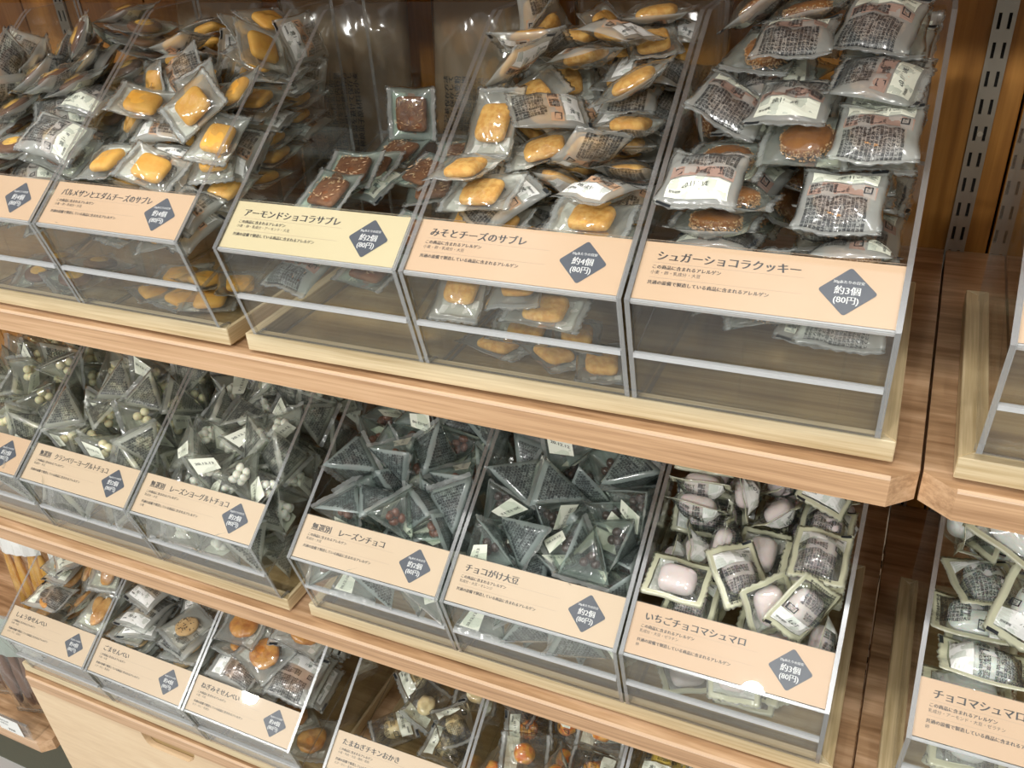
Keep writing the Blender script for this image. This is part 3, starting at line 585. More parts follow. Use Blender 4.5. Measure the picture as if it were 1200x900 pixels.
def tetra(L, H, seed, contents, mats, date):
    rd = random.Random(seed); A = Vector((-L / 2, 0, -H / 2)); B = Vector((L / 2, 0, -H / 2)); C = Vector((0, -L / 2, H / 2)); D = Vector((0, L / 2, H / 2))
    cen = Vector((0, 0, 0)); N = 7; m = MB()
    def face(P, Q, S_):
        nn = (Q - P).cross(S_ - P).normalized()
        if nn.dot((P + Q + S_) / 3) < 0: nn = -nn
        def fn(a, b, e=0):     # barycentric weights of Q and S_
            c = 1 - a - b; p = P * c + Q * a + S_ * b
            k = 27 * max(a, 0) * max(b, 0) * max(c, 0)
            return p + nn * (.0016 * k + .0006 * k * math.sin(9 * a + 7 * b + seed) + e)
        return fn
    faces = [(A, B, C, 0), (B, A, D, 1), (C, D, A, 0), (D, C, B, 1)]; fns = []
    for P, Q, S_, mi in faces:
        fn = face(P, Q, S_); fns.append((fn, P, Q, S_)); ix = {}
        for i in range(N + 1):
            for j in range(N + 1 - i): ix[(i, j)] = len(m.v); m.v.append(tuple(fn(i / N, j / N)))
        for i in range(N):
            for j in range(N - i):
                m.face((ix[(i, j)], ix[(i + 1, j)], ix[(i, j + 1)]), mi, True)
                if i + j < N - 1: m.face((ix[(i + 1, j)], ix[(i + 1, j + 1)], ix[(i, j + 1)]), mi, True)
    bm = bmesh.new(); me = m.mesh('wrapper', list(mats), fix=False); bm.from_mesh(me); bmesh.ops.remove_doubles(bm, verts=bm.verts[:], dist=1e-5); bmesh.ops.recalc_face_normals(bm, faces=bm.faces[:])
    for f in bm.faces: f.smooth = True
    bm.to_mesh(me); bm.free()
    seals = []
    for P, Q, dz in ((A, B, -1), (C, D, 1)):
        fm = MB(); K = 16; n = len(fm.v); w_ = .0032
        for i in range(K + 1):
            p = P.lerp(Q, i / K); q = p + Vector((0, 0, dz * (w_ + (.0005 if i % 2 else 0)))); side = Vector((0, 1, 0)) if P is A else Vector((1, 0, 0)); q += side * .0008 * math.sin(i * .9 + seed)
            fm.v += [tuple(p), tuple(q)]
        for i in range(K): a = n + 2 * i; fm.face((a, a + 2, a + 3, a + 1), 0, True)
        seals.append(('end_seal', fm.mesh('end_seal', [mats[2]]), None))
    def tri_text(k, name, rows, tsz, mat='ink'):
        fn, P, Q, S_ = fns[k]; base = (Q - P).length; apex = S_; ex = (Q - P).normalized(); mid = (P + Q) / 2; hgt = (S_ - mid).length
        cols = [int((base * .80) * (1 - (r_ + 1.6) / (rows + 2.2)) / tsz) for r_ in range(rows)]
        v, f = textmesh(para(cols, rows, seed), tsz, bold=.06, align='CENTER', ls=.98, res=1)
        ys = [b for a, b in v]; y1 = max(ys); y0 = min(ys)
        # first (longest) line lies along the base edge
        out = []
        for a, b in v:
            hh = (y1 - b) + hgt * .10; wq = hh / hgt; s = wq; qa = (a / base) + (1 - s) / 2
            out.append(tuple(fn(qa, s, .0003)))
        nn = (Q - P).cross(S_ - P)
        if nn.dot((P + Q + S_) / 3) > 0: pass
        me = bpy.data.meshes.new(name); me.from_pydata(out, [], f); me.materials.append(M[mat]); return me
    rows = int(H * 1.02 / .0024)
    tx1 = tri_text(0, 'printed_text', rows - 1, .0024); tx2 = tri_text(2, 'printed_text', rows - 1, .0024)
    fn = fns[3][0]; pv = [fn(a, b, .00025) for a, b in ((.08, .05), (.46, .05), (.36, .50), (.10, .50))]
    pm = bpy.data.meshes.new('date_panel'); pm.from_pydata([tuple(p) for p in pv], [], [(0, 1, 2, 3)]); pm.materials.append(M['cream'])
    v, f = textmesh(date, .0032, bold=.01); mxx = max(a for a, b in v)
    dm = bpy.data.meshes.new('date_print'); dm.from_pydata([tuple(fn(.24 - b / L * 1.0, .10 + a / mxx * .34, .0009)) for a, b in v], [], f); dm.materials.append(M['ink'])
    return [('wrapper', me, None), *seals] + contents + [('printed_text', tx1, None), ('printed_text', tx2, None), ('date_panel', pm, None), ('date_print', dm, None)]
TC = ('filmtetra', 'film', 'seal'); TG = ('filmgreen', 'filmgreenclear', 'seal')
def tet(key, mat, nm, r_, n, sq, mats, date, rad=.0058):
    deftype(key, [tetra(.044, .036, s, [(nm, balls(n, r_, rad, nm, mat, s, sq), 'stuff')], mats, date) for s in (31, 32)])
tet('tyellow', 'ballyellow', 'yogurt_chocolate_balls', .0043, 7, 1, TC, '20.12.12', .0072); tet('twhite', 'ballwhite', 'yogurt_raisin_balls', .0036, 8, 1.3, TC, '20.12.12', .0070)
tet('tbrown', 'ballbrown', 'chocolate_raisins', .0034, 7, 1.3, TG, '20.12.10'); tet('tdark', 'balldark', 'chocolate_soybeans', .0036, 7, 1.1, TG, '20.12.12')

def place(key, var, mat, name, label, cat, group=None):
    t = thing(name, label, cat, group=group); t.matrix_world = mat
    vs = TYPES[key][var % len(TYPES[key])]
    for nm, me, kd in vs:
        o = bpy.data.objects.new(nm, me); COL.objects.link(o); o.parent = t
        if kd: o['kind'] = kd
    return t

PILES = {  # resting places in bin coordinates (0.1 mm) and quaternions (thousandths); last: 1 top layer, 0 below it, 2 at the bin's bottom
 'r1b1': [(330,1346,1126,605,108,152,-774,0),(287,1228,1203,820,127,-125,543,0),(376,666,1147,983,171,27,-56,0),(303,1217,1395,974,-191,71,-101,0),(588,1152,1138,561,-430,-561,430,1),(407,1375,1483,50,0,-999,6,1),(372,1461,1735,419,-901,55,98,1),(395,1730,1602,344,675,-618,212,0)],
 'r1b2': [(360,395,765,83,-626,769,102,0),(293,854,889,988,131,11,-83,0),(-406,1220,1053,0,0,129,992,0),(229,1286,1006,11,-83,-988,-131,0),(330,217,821,179,-870,454,78,0),(-274,808,985,669,92,108,-729,0),(401,785,979,2,-12,991,132,0),(-233,1495,1103,481,-96,30,-871,0),(407,81,896,71,14,978,194,1),(-358,759,1081,642,88,112,-754,0),(258,579,1020,686,54,-221,691,0),(-409,464,1043,649,204,-235,694,0),(57,12,865,1,164,169,-972,1),(398,1014,1093,4,-21,995,-97,0),(-177,1212,1276,974,-49,49,213,0),(387,1232,1209,2,24,-991,-130,0),(-96,1663,1385,695,180,-131,-684,0),(426,1663,1435,707,3,8,-707,0),(83,377,1050,10,-252,961,111,0),(-79,1250,1410,904,37,-108,413,0),(368,1248,1326,718,108,-97,680,0),(-247,1663,1433,662,-201,-248,678,0),(325,1588,1557,916,81,-125,373,0),(-286,343,1168,754,98,27,649,1),(-231,1131,1457,199,-150,-250,936,0),(362,1074,1374,941,317,33,-115,0),(-359,1614,1477,250,-671,670,-198,0),(174,1512,1621,949,94,-117,276,0),(-65,386,1263,996,68,-6,62,1),(359,510,1164,199,-949,138,203,0),(-33,1279,1720,896,94,-292,320,0),(195,940,1402,314,-941,124,13,0),(-361,1634,1609,124,319,-5,-940,0),(19,1392,1660,342,-593,729,12,0),(413,427,1231,30,-193,239,-951,0),(-426,770,1313,224,20,970,87,0),(164,740,1432,46,307,-921,-237,1),(-418,1673,1738,333,-698,624,-110,0),(425,1663,1737,704,-60,70,-704,0),(421,399,1342,188,48,-950,-242,1),(-379,1155,1529,842,20,-322,433,0),(426,858,1525,117,-697,-707,-26,1),(-585,1495,1306,676,208,-682,-189,0),(428,1589,1842,705,-60,70,-704,0),(-336,703,1467,656,199,-18,-728,0),(218,903,1637,72,173,59,-980,1),(-26,1699,1825,641,-115,299,698,1),(428,1588,1949,704,-60,70,-704,1),(-482,714,1578,663,247,-293,-644,1),(49,858,1683,983,69,-170,16,1),(-398,1408,1767,827,358,-242,-359,1),(179,1663,2043,41,135,1,-990,1),(-549,973,1743,763,308,-527,-213,1),(-230,940,1675,893,-7,-302,333,1),(-506,1176,1669,661,-185,-490,538,0),(-41,1294,1911,418,445,160,-776,1),(-309,387,130,971,108,24,213,2),(-144,489,230,145,10,66,987,2),(99,398,130,838,96,61,533,2),(302,525,230,146,17,113,983,2)],
 'r1b3': [(-300,260,729,774,103,-82,619,0),(204,336,749,109,-820,-558,-74,0),(-234,788,871,87,-655,744,99,0),(333,724,854,129,-974,185,25,0),(288,1488,1060,64,-478,868,115,0),(-316,17,851,700,-97,-97,-700,1),(209,140,801,193,57,176,-964,0),(455,973,966,707,-14,44,706,0),(455,1612,1186,69,-704,-707,-7,0),(455,1170,1086,705,53,58,-705,0),(100,1664,1254,707,81,0,702,0),(406,1562,1292,3,-43,60,-997,0),(86,1188,1066,304,-639,-695,-126,0),(397,1212,1200,27,5,-78,997,0),(32,1607,1394,692,-130,-204,680,0),(406,1607,1411,0,9,-60,998,0),(-385,428,1003,581,-170,-219,-765,0),(449,100,872,28,688,-702,-180,1),(107,876,1041,543,207,106,-807,0),(382,1258,1315,2,-67,994,84,0),(387,1597,1516,11,-50,-997,-60,0),(-249,507,1076,318,-84,263,907,0),(455,572,1002,706,46,142,-693,0),(30,607,970,46,196,306,-930,0),(381,1230,1416,53,-665,742,64,0),(-130,1615,1425,227,648,670,282,0),(406,1508,1619,24,1,998,60,0),(-131,791,1081,223,376,899,-11,0),(356,925,1208,76,12,-944,-321,0),(-98,1219,1229,947,299,-117,26,0),(406,1153,1515,993,122,0,0,0),(166,1524,1675,720,-99,-191,660,1),(58,856,1307,291,250,80,-920,0),(456,769,1207,270,-654,-687,-169,0),(-15,1079,1286,270,-641,688,208,0),(415,951,1615,113,-218,-284,927,1),(-375,1712,1504,990,54,-133,7,0),(-26,1630,1678,629,-303,-333,634,0),(-477,866,1002,683,-184,-191,681,0),(395,596,1228,542,241,-196,781,0),(-440,1174,1167,281,60,937,201,0),(39,1108,1495,268,-632,725,-55,0),(-372,1428,1457,69,127,418,-897,0),(370,1343,1768,966,86,240,27,0),(-411,729,1154,989,91,-120,-10,0),(87,436,1165,102,-768,576,259,0),(-412,1067,1285,142,32,967,207,0),(-34,1146,1619,901,298,-223,-222,0),(-396,1352,1528,903,420,-93,-6,0),(-112,1643,1785,543,-396,-399,624,1),(-387,735,1271,126,-64,987,82,0),(455,611,1362,666,238,-144,692,1),(-460,1007,1390,707,-34,-175,684,0),(-195,1058,1690,447,-838,-220,-221,1),(-396,1217,1590,245,-963,-12,-115,0),(89,1649,1909,614,-312,289,-665,1),(-442,355,1216,704,144,57,-693,1),(460,135,992,187,-682,-707,16,1),(-428,992,1628,139,-188,-577,782,1),(140,855,1621,434,167,-344,816,1),(-409,1347,1749,105,-16,986,-130,0),(324,1712,1861,8,-969,2,247,0),(65,283,1214,960,238,146,0,1),(-477,757,1440,574,413,56,-705,1),(228,673,1570,789,447,-154,393,1),(-426,1685,1668,703,-257,73,659,0),(302,1638,1992,736,167,182,631,1),(-412,1365,1866,981,-126,-145,14,1),(-399,1717,1782,237,964,-3,120,0),(396,1845,1492,561,-561,-430,-430,0),(-93,677,1415,234,-970,-64,28,0),(-390,1729,1900,234,964,-31,127,1),(509,1243,1876,446,-452,256,-729,1),(-246,660,1578,966,171,156,115,1),(559,1661,1860,421,-568,-568,422,1),(100,1720,1560,809,588,0,0,1),(-376,365,130,261,22,79,962,2),(-215,531,230,985,37,6,171,2),(-67,366,130,751,47,41,657,2),(56,530,230,81,4,46,996,2),(189,395,130,975,72,16,211,2),(400,541,230,443,35,70,893,2)],
 'r1b4': [(239,187,699,987,131,12,-88,1),(-275,1095,945,16,-117,-984,-131,1),(245,1110,949,804,107,77,-580,1),(-281,1536,1064,747,99,-86,652,1),(278,1573,1074,971,129,-26,198,1),(-294,73,669,85,-642,755,100,1),(318,586,807,987,131,12,-88,1),(-441,706,889,111,-978,20,-177,1),(-220,1700,1310,777,629,22,27,1),(-320,1180,1045,992,122,5,43,1),(-360,980,1085,979,190,13,68,1),(120,1200,1030,961,170,-38,-213,1),(-400,700,1000,971,224,-20,-85,1)],
 'r1b5': [(-438,335,760,126,-722,-672,-105,0),(-337,800,878,102,-693,706,103,0),(239,892,899,131,-988,81,11,0),(-246,1216,987,9,1,-131,991,0),(305,1291,1015,644,61,80,-758,0),(-428,51,726,670,225,-225,670,1),(387,332,857,108,-814,-566,-75,0),(-299,639,939,163,-984,-72,-13,0),(194,777,977,10,-73,989,131,0),(-387,1435,1090,104,994,0,-4,0),(47,1118,1108,92,-307,-947,-14,0),(145,9,661,1,0,-132,991,1),(387,276,951,0,0,991,132,0),(-345,828,1051,98,987,-120,50,0),(471,701,1025,684,178,55,705,0),(470,1505,1161,703,73,-138,-694,0),(-63,398,874,190,99,-398,892,0),(387,232,1047,0,-1,-132,991,0),(-387,827,1156,4,38,-103,-994,0),(463,610,1154,43,-708,704,43,0),(328,1649,1213,188,62,980,-32,0),(-41,79,795,730,171,78,-656,0),(357,254,1162,991,132,-1,1,1),(-464,1063,1180,149,691,-684,179,0),(126,625,1071,741,102,2,-663,0),(-221,1731,1404,32,-6,-981,-190,0),(165,1736,1305,223,-957,-42,-181,0),(-9,141,977,59,725,618,299,1),(383,337,1294,59,799,597,-43,1),(-317,1201,1267,654,-207,144,-713,0),(33,617,1242,374,40,258,890,1),(-387,1611,1479,189,-982,-1,6,0),(146,1491,1252,268,-845,-370,-279,0),(-290,364,997,915,252,-189,-251,0),(-322,1094,1398,952,-77,241,-170,0),(43,932,1237,727,-15,146,670,0),(-377,1729,1639,982,189,6,2,0),(25,1458,1354,296,-847,433,87,0),(-464,284,1042,692,148,-153,690,0),(464,664,1315,699,-108,-145,-692,0),(-98,1039,1398,80,950,-185,-240,0),(358,1072,1180,961,-82,260,-41,0),(-340,1435,1623,760,124,219,-598,0),(-117,1345,1410,229,88,-353,903,0),(-464,668,1265,155,-690,691,150,1),(-108,699,1414,975,109,-97,169,0),(403,1199,1304,76,824,-504,-246,0),(-218,1342,1672,245,-98,249,-932,0),(228,1449,1489,293,173,122,932,0),(-247,331,1184,105,-415,882,194,0),(254,504,1476,848,-280,-241,-379,1),(-25,1127,1519,99,356,-928,-57,1),(319,963,1382,974,183,5,131,0),(-588,1356,1670,627,-327,-627,328,1),(395,1723,1482,952,86,291,-26,0),(-345,245,1265,981,184,-54,-23,1),(382,753,1468,19,42,115,992,0),(-336,1028,1648,898,235,-112,355,0),(369,1046,1526,65,-997,35,35,0),(168,1507,1654,706,-12,132,-695,0),(489,1588,1519,129,695,-652,-275,0),(-464,294,1393,706,36,-33,-706,1),(463,669,1595,706,-58,-45,-704,1),(-464,730,1548,660,255,-285,647,1),(341,1116,1644,28,-748,659,68,0),(-264,1558,1813,34,584,-810,42,0),(465,1621,1681,698,112,-12,707,0),(-105,791,1621,148,297,-930,-160,1),(406,901,1791,2,-224,-49,973,1),(151,1576,1779,688,-22,124,-714,0),(461,1646,1800,706,89,-34,701,0),(-173,1617,1915,766,-12,54,641,1),(387,1256,1774,110,-993,-4,33,0),(5,1182,1872,77,967,-193,146,1),(11,1641,1979,650,-240,265,-671,1),(387,1720,1926,35,3,-996,-88,0),(205,1215,2005,15,-248,-968,41,1),(-418,1596,1946,446,486,736,152,1),(384,1387,1926,561,51,-128,816,0),(-388,1006,1865,232,-341,46,910,1),(-542,1729,2008,686,-171,-676,-206,1),(336,1639,2058,61,67,-24,-996,1),(-369,1194,1961,958,-266,-65,85,1),(-388,407,130,130,8,59,990,2),(-209,510,230,994,93,5,48,2),(28,393,130,329,26,75,941,2),(149,520,230,584,55,76,806,2),(377,365,130,585,32,44,809,2)],
 'r1b6': [(-229,376,769,111,-840,-527,-70,0),(292,214,726,93,-702,-700,-93,0),(-308,1076,959,45,6,-131,990,0),(-307,1612,1103,91,-685,-716,-95,0),(357,1643,1112,131,-988,-81,-11,0),(36,68,846,82,109,76,-988,1),(416,53,811,95,-701,701,91,0),(-401,952,1053,722,96,90,-679,0),(416,957,926,93,-701,701,93,0),(-356,1548,1214,986,131,14,-102,0),(-145,109,939,472,316,-52,-821,1),(-416,959,1196,705,58,128,-695,0),(397,1260,1095,0,0,-994,-108,0),(-334,1596,1355,976,125,-22,176,0),(395,316,1057,0,4,-982,191,0),(4,1081,1020,639,263,91,718,0),(277,817,1017,701,93,93,-701,0),(-268,1565,1475,88,-692,711,92,0),(-338,342,1058,70,998,-7,-6,0),(266,449,1137,694,-135,-135,-694,0),(-29,1143,1227,980,65,177,-61,0),(383,975,1182,91,-995,31,8,0),(-391,1674,1631,0,8,-992,-127,0),(349,1572,1604,991,132,2,-12,0),(-343,316,1187,1,6,70,998,0),(307,593,1243,4,12,997,-76,0),(-140,1299,1484,28,22,356,-934,0),(370,1186,1339,9,-25,-998,-57,0),(-208,1541,1726,531,72,100,-838,0),(326,1550,1750,686,159,159,-692,0),(-275,426,1295,998,-70,6,-8,0),(331,764,1362,711,4,-9,703,0),(-292,779,1256,113,-556,786,247,0),(366,1187,1464,619,41,-41,783,0),(-159,1682,1901,987,162,-8,1,0),(383,1505,1865,155,-666,711,164,0),(-366,646,1430,75,-11,-94,993,1),(416,791,1528,693,140,135,-694,0),(-38,988,1449,114,-981,-120,-100,0),(370,1173,1632,10,6,-244,970,0),(-248,1284,1767,38,-33,967,249,0),(349,1449,1975,693,161,157,-684,0),(-416,276,1432,106,-699,-699,-102,1),(300,339,1341,131,-694,697,120,1),(-253,1065,1559,37,-820,-556,-134,0),(416,1117,1748,156,-690,-688,-162,0),(-120,1556,2081,991,-59,-92,-81,1),(309,1320,2050,145,-624,748,172,1),(-401,851,1690,50,654,-710,-255,1),(55,692,1553,20,-41,-191,980,1),(-565,1127,1565,692,147,704,71,1),(379,1836,1825,19,-19,-707,-707,0),(416,598,1631,121,-697,699,108,1),(-55,814,1722,78,-728,-668,-130,1),(368,928,1821,18,-67,-989,-129,1),(-120,1802,2234,2,83,759,-646,1),(-279,1260,1908,591,135,122,-786,0),(-118,1118,2009,125,-705,694,73,1),(-386,1522,2118,953,-76,-286,-61,0),(-383,1537,2266,60,948,-114,290,1)],
 'r1b7': [(-397,835,1021,0,0,-991,-132,1),(-388,1323,1075,944,331,2,22,1),(-396,261,994,991,132,0,0,1)],
 'r2b1': [(-67,734,901,321,601,-692,239,0),(420,868,969,500,271,-472,-674,0),(174,1027,989,360,-735,-276,-504,0),(469,-44,735,682,-206,-697,78,1),(278,536,863,519,-154,771,334,0),(362,300,826,154,519,318,779,0),(538,517,948,421,-531,316,664,0),(133,1268,1137,346,-492,349,-719,0),(426,74,888,935,265,-135,191,1),(-206,513,964,737,-76,-617,-265,0),(224,777,1035,516,-258,-776,256,0),(87,1057,1218,690,-526,-59,-493,0),(545,1555,1187,587,-403,-622,-326,0),(129,165,916,329,-377,-22,865,0),(-156,751,1233,378,44,-924,36,0),(66,547,961,354,-681,-431,474,0),(386,1288,1213,162,-48,-934,317,0),(382,290,1081,230,-238,-626,706,1),(-424,794,1054,40,971,212,104,0),(448,737,1186,328,-711,32,621,1),(-88,932,1253,295,-428,134,843,0),(544,1028,1301,276,-931,79,-227,0),(322,1278,1452,86,-16,320,944,1),(161,209,1153,16,-207,-394,-895,1),(-388,569,1188,378,-664,383,518,0),(276,871,1326,181,-926,187,272,0),(-509,1089,1365,158,-690,-371,-601,1),(117,1038,1469,42,-52,-678,732,1),(546,496,1180,759,-603,191,-152,1),(-432,815,1329,122,-885,285,348,0),(227,594,1221,416,-263,-374,-786,1),(-273,1284,1435,430,690,-318,-488,0),(126,1344,1505,147,582,-738,-307,1),(-70,577,1300,523,-248,772,-262,1),(86,654,1475,88,-986,11,-141,1),(-105,920,1445,695,436,-229,-525,1),(512,1086,1487,678,-694,-48,-240,0),(-496,633,1352,538,-744,-213,334,1),(-264,1020,1495,933,10,-171,317,1),(442,832,1514,82,638,1,-766,1),(-338,437,250,479,0,0,878,2),(-134,500,250,162,0,0,987,2),(338,413,250,300,0,0,954,2)],
 'r2b2': [(-275,-67,685,521,-119,814,226,1),(179,53,716,378,-668,420,484,1),(-128,480,832,717,568,160,371,0),(155,1052,986,466,-200,535,-675,0),(-79,15,753,751,-370,-546,-42,1),(392,27,751,563,562,606,-7,1),(57,782,955,785,-532,38,315,0),(443,792,962,652,-133,-725,178,0),(294,1423,1096,529,-278,-490,634,0),(524,1372,1173,7,-975,116,-188,0),(460,263,819,131,717,-162,-665,0),(546,513,927,405,-580,318,631,0),(368,1072,1064,900,-36,130,-416,0),(-497,-35,771,9,-406,-908,-101,1),(278,432,891,167,-941,221,194,0),(-178,758,973,564,726,374,-119,0),(265,836,1075,241,368,-656,-614,0),(26,1183,1128,550,680,302,-379,0),(508,1036,1282,199,-180,-289,-919,0),(516,1554,1258,434,-869,-35,-235,1),(200,249,920,700,-40,432,568,0),(-405,840,1271,296,483,786,-245,1),(63,648,1167,681,684,-79,251,0),(-226,1104,1155,148,-100,-832,-525,0),(275,1229,1203,414,-722,-508,221,0),(-123,1534,1406,550,-318,627,451,0),(424,197,1079,498,-150,837,171,1),(-338,521,958,193,371,562,-713,0),(536,733,1204,726,649,130,186,1),(459,822,1355,194,-797,553,148,1),(-179,313,1129,474,107,-821,-300,0),(84,216,1132,559,668,-440,-218,1),(-46,839,1243,609,671,260,-334,0),(360,592,1171,543,-308,588,-514,0),(-145,1108,1327,95,-734,182,648,0),(224,1230,1398,507,356,-394,-679,0),(-372,218,1165,407,666,-603,-166,1),(-409,567,1224,344,166,389,839,0),(217,583,1299,139,-552,-418,-708,1),(-415,1273,1383,170,916,-96,-349,0),(149,1017,1372,452,-840,-290,-82,0),(-125,464,1293,412,-614,-648,180,1),(502,307,1254,57,-415,887,197,1),(-180,649,1285,559,724,-377,-143,0),(223,748,1415,308,-342,-202,865,1),(-506,1012,1452,700,-514,-200,-454,1),(413,1176,1453,714,-438,546,14,1),(-546,393,1284,583,402,629,-322,1),(-183,796,1442,490,453,642,-377,1),(-231,1168,1531,262,-401,648,592,1),(66,992,1541,727,538,-367,-218,1),(-195,538,250,724,0,0,690,2),(17,498,250,857,0,0,515,2),(198,442,250,623,0,0,782,2),(369,429,250,270,0,0,963,2)],
 'r2b3': [(-526,33,711,367,-684,-397,-490,1),(161,-66,684,222,-815,122,521,1),(-106,437,820,464,-489,614,410,0),(327,627,871,394,462,782,-141,0),(284,1043,984,482,-438,654,385,0),(284,1412,1083,607,-261,466,-588,0),(-263,-62,695,189,-803,-140,-548,1),(528,383,807,172,751,515,-376,0),(-452,430,818,608,482,250,580,0),(545,595,1017,480,-841,123,-216,0),(-207,920,950,228,-98,-602,759,0),(56,1010,1098,663,-697,-210,-176,0),(-85,1614,1138,328,-732,319,505,0),(-446,196,857,128,-685,-677,-238,1),(487,-48,767,440,54,-127,887,1),(62,823,951,122,292,396,862,0),(181,530,1051,858,-216,368,288,0),(426,917,986,27,-760,-159,-629,0),(-411,1348,1134,562,-653,257,437,0),(471,1598,1180,346,-642,325,-602,0),(-93,10,813,109,-570,394,713,1),(403,194,831,486,-737,-81,463,1),(-87,629,1011,272,-188,-182,-926,0),(391,757,1112,766,161,546,-299,0),(196,1200,1191,213,518,193,-806,0),(-369,564,931,62,456,-886,-61,0),(143,169,838,692,626,-211,290,1),(-535,690,1037,536,400,-145,730,0),(-172,614,1183,101,-296,424,850,1),(-308,1086,1146,811,73,576,-69,0),(544,1207,1091,249,33,960,127,0),(-246,206,998,143,812,-509,246,1),(426,344,1058,70,470,-464,748,0),(-509,929,1236,87,940,-76,-320,0),(257,974,1337,754,211,-578,-228,0),(-253,1255,1316,348,-326,-267,837,0),(503,1401,1357,710,-570,322,-259,0),(-546,1417,1315,648,283,556,-436,0),(40,246,983,291,367,-478,743,1),(238,261,1193,424,-150,-673,-587,1),(-428,615,1255,424,-609,-589,-320,1),(500,538,1278,426,13,904,27,1),(-53,1045,1356,29,-691,-602,399,0),(458,1067,1363,487,246,796,264,1),(515,1584,1463,960,-153,178,154,0),(-138,297,1150,726,612,-181,254,1),(-393,802,1360,499,-120,774,-370,1),(29,687,1267,597,640,-334,350,0),(-478,1097,1418,947,-204,-83,-232,1),(113,1378,1420,590,398,699,-75,0),(-356,335,1249,342,-96,77,-932,1),(-128,863,1325,411,-647,582,-273,1),(228,619,1346,656,643,369,-141,1),(-105,1243,1501,69,-421,717,552,1),(392,1231,1494,442,147,-796,-386,0),(389,746,1419,492,838,-41,234,1),(220,1188,1562,8,-40,-922,-384,1),(-367,373,250,795,0,0,606,2),(-233,462,250,939,0,0,344,2),(-39,532,250,994,0,0,110,2),(78,534,250,768,0,0,640,2),(226,372,250,936,0,0,353,2),(333,401,250,328,0,0,945,2)],
 'r2b4': [(-189,-24,695,280,650,-649,280,1),(299,31,710,93,-853,101,-503,1),(-526,436,820,490,-397,684,367,0),(399,536,847,552,441,279,651,0),(210,1012,989,891,-401,178,-116,0),(250,1434,1089,505,-322,730,329,0),(48,-48,767,445,51,-133,884,1),(514,-36,766,790,235,-15,-566,1),(-148,575,857,778,617,46,107,0),(45,522,871,614,-350,670,226,0),(471,1121,1052,684,-184,-684,174,0),(483,1650,1181,113,-150,-466,-865,0),(-323,299,829,792,-507,-274,-201,0),(526,308,785,764,606,87,203,0),(-338,767,987,912,253,-5,324,0),(442,776,979,618,-16,-734,-281,0),(-543,928,1058,225,75,-940,-243,0),(419,1234,1202,324,446,-504,665,0),(-532,1577,1240,420,-504,-326,-681,0),(545,1466,1236,970,-33,242,-13,0),(-462,-40,737,243,644,201,697,1),(-61,251,815,390,231,785,-423,1),(-501,644,975,378,59,-142,913,0),(113,763,999,27,-725,223,-651,0),(-515,1256,1143,339,-550,748,153,0),(56,1014,1160,846,292,-168,412,0),(127,1543,1252,130,-931,333,71,0),(249,287,931,375,-557,629,-392,0),(-168,823,1113,692,-598,404,22,0),(286,603,1134,901,-306,-282,122,0),(-312,1177,1172,274,-529,-106,796,0),(487,930,1201,375,341,-776,374,0),(-136,1378,1225,215,185,868,408,0),(-386,467,1065,100,939,121,307,0),(438,246,1136,299,-756,265,518,1),(-187,622,1206,412,143,850,298,0),(102,527,1169,75,161,445,878,1),(326,783,1233,242,-176,-707,-640,0),(419,1438,1388,187,-376,-797,-434,0),(-385,213,1123,300,-432,716,-459,1),(282,356,1216,737,-149,634,-180,1),(-295,797,1347,37,897,-169,-407,1),(243,1085,1374,92,-581,-478,-652,0),(-199,1048,1360,412,-509,-437,-617,0),(42,1290,1205,609,258,534,-526,0),(-249,1393,1454,314,-209,710,595,0),(-138,303,1178,856,143,444,-223,1),(546,440,1280,646,-287,-54,705,1),(-508,929,1341,136,-502,-742,-423,1),(461,663,1334,740,-256,-577,-231,1),(-545,1145,1403,444,-545,-276,-655,1),(194,1289,1470,252,-145,-200,936,1),(77,242,1187,33,-881,-466,-76,1),(-514,569,1349,325,-171,-824,432,1),(61,721,1305,617,-536,-290,-498,0),(21,1349,1518,19,-539,710,452,1),(546,1159,1509,573,-414,93,701,1),(-81,648,1464,755,-240,-564,-232,1),(147,823,1460,350,96,911,-197,1),(-471,1370,1548,385,588,-390,-596,1),(-115,1121,1535,335,-308,291,-842,1),(-338,375,250,806,0,0,592,2),(-117,514,250,989,0,0,150,2),(99,483,250,978,0,0,210,2),(311,486,250,542,0,0,841,2)],
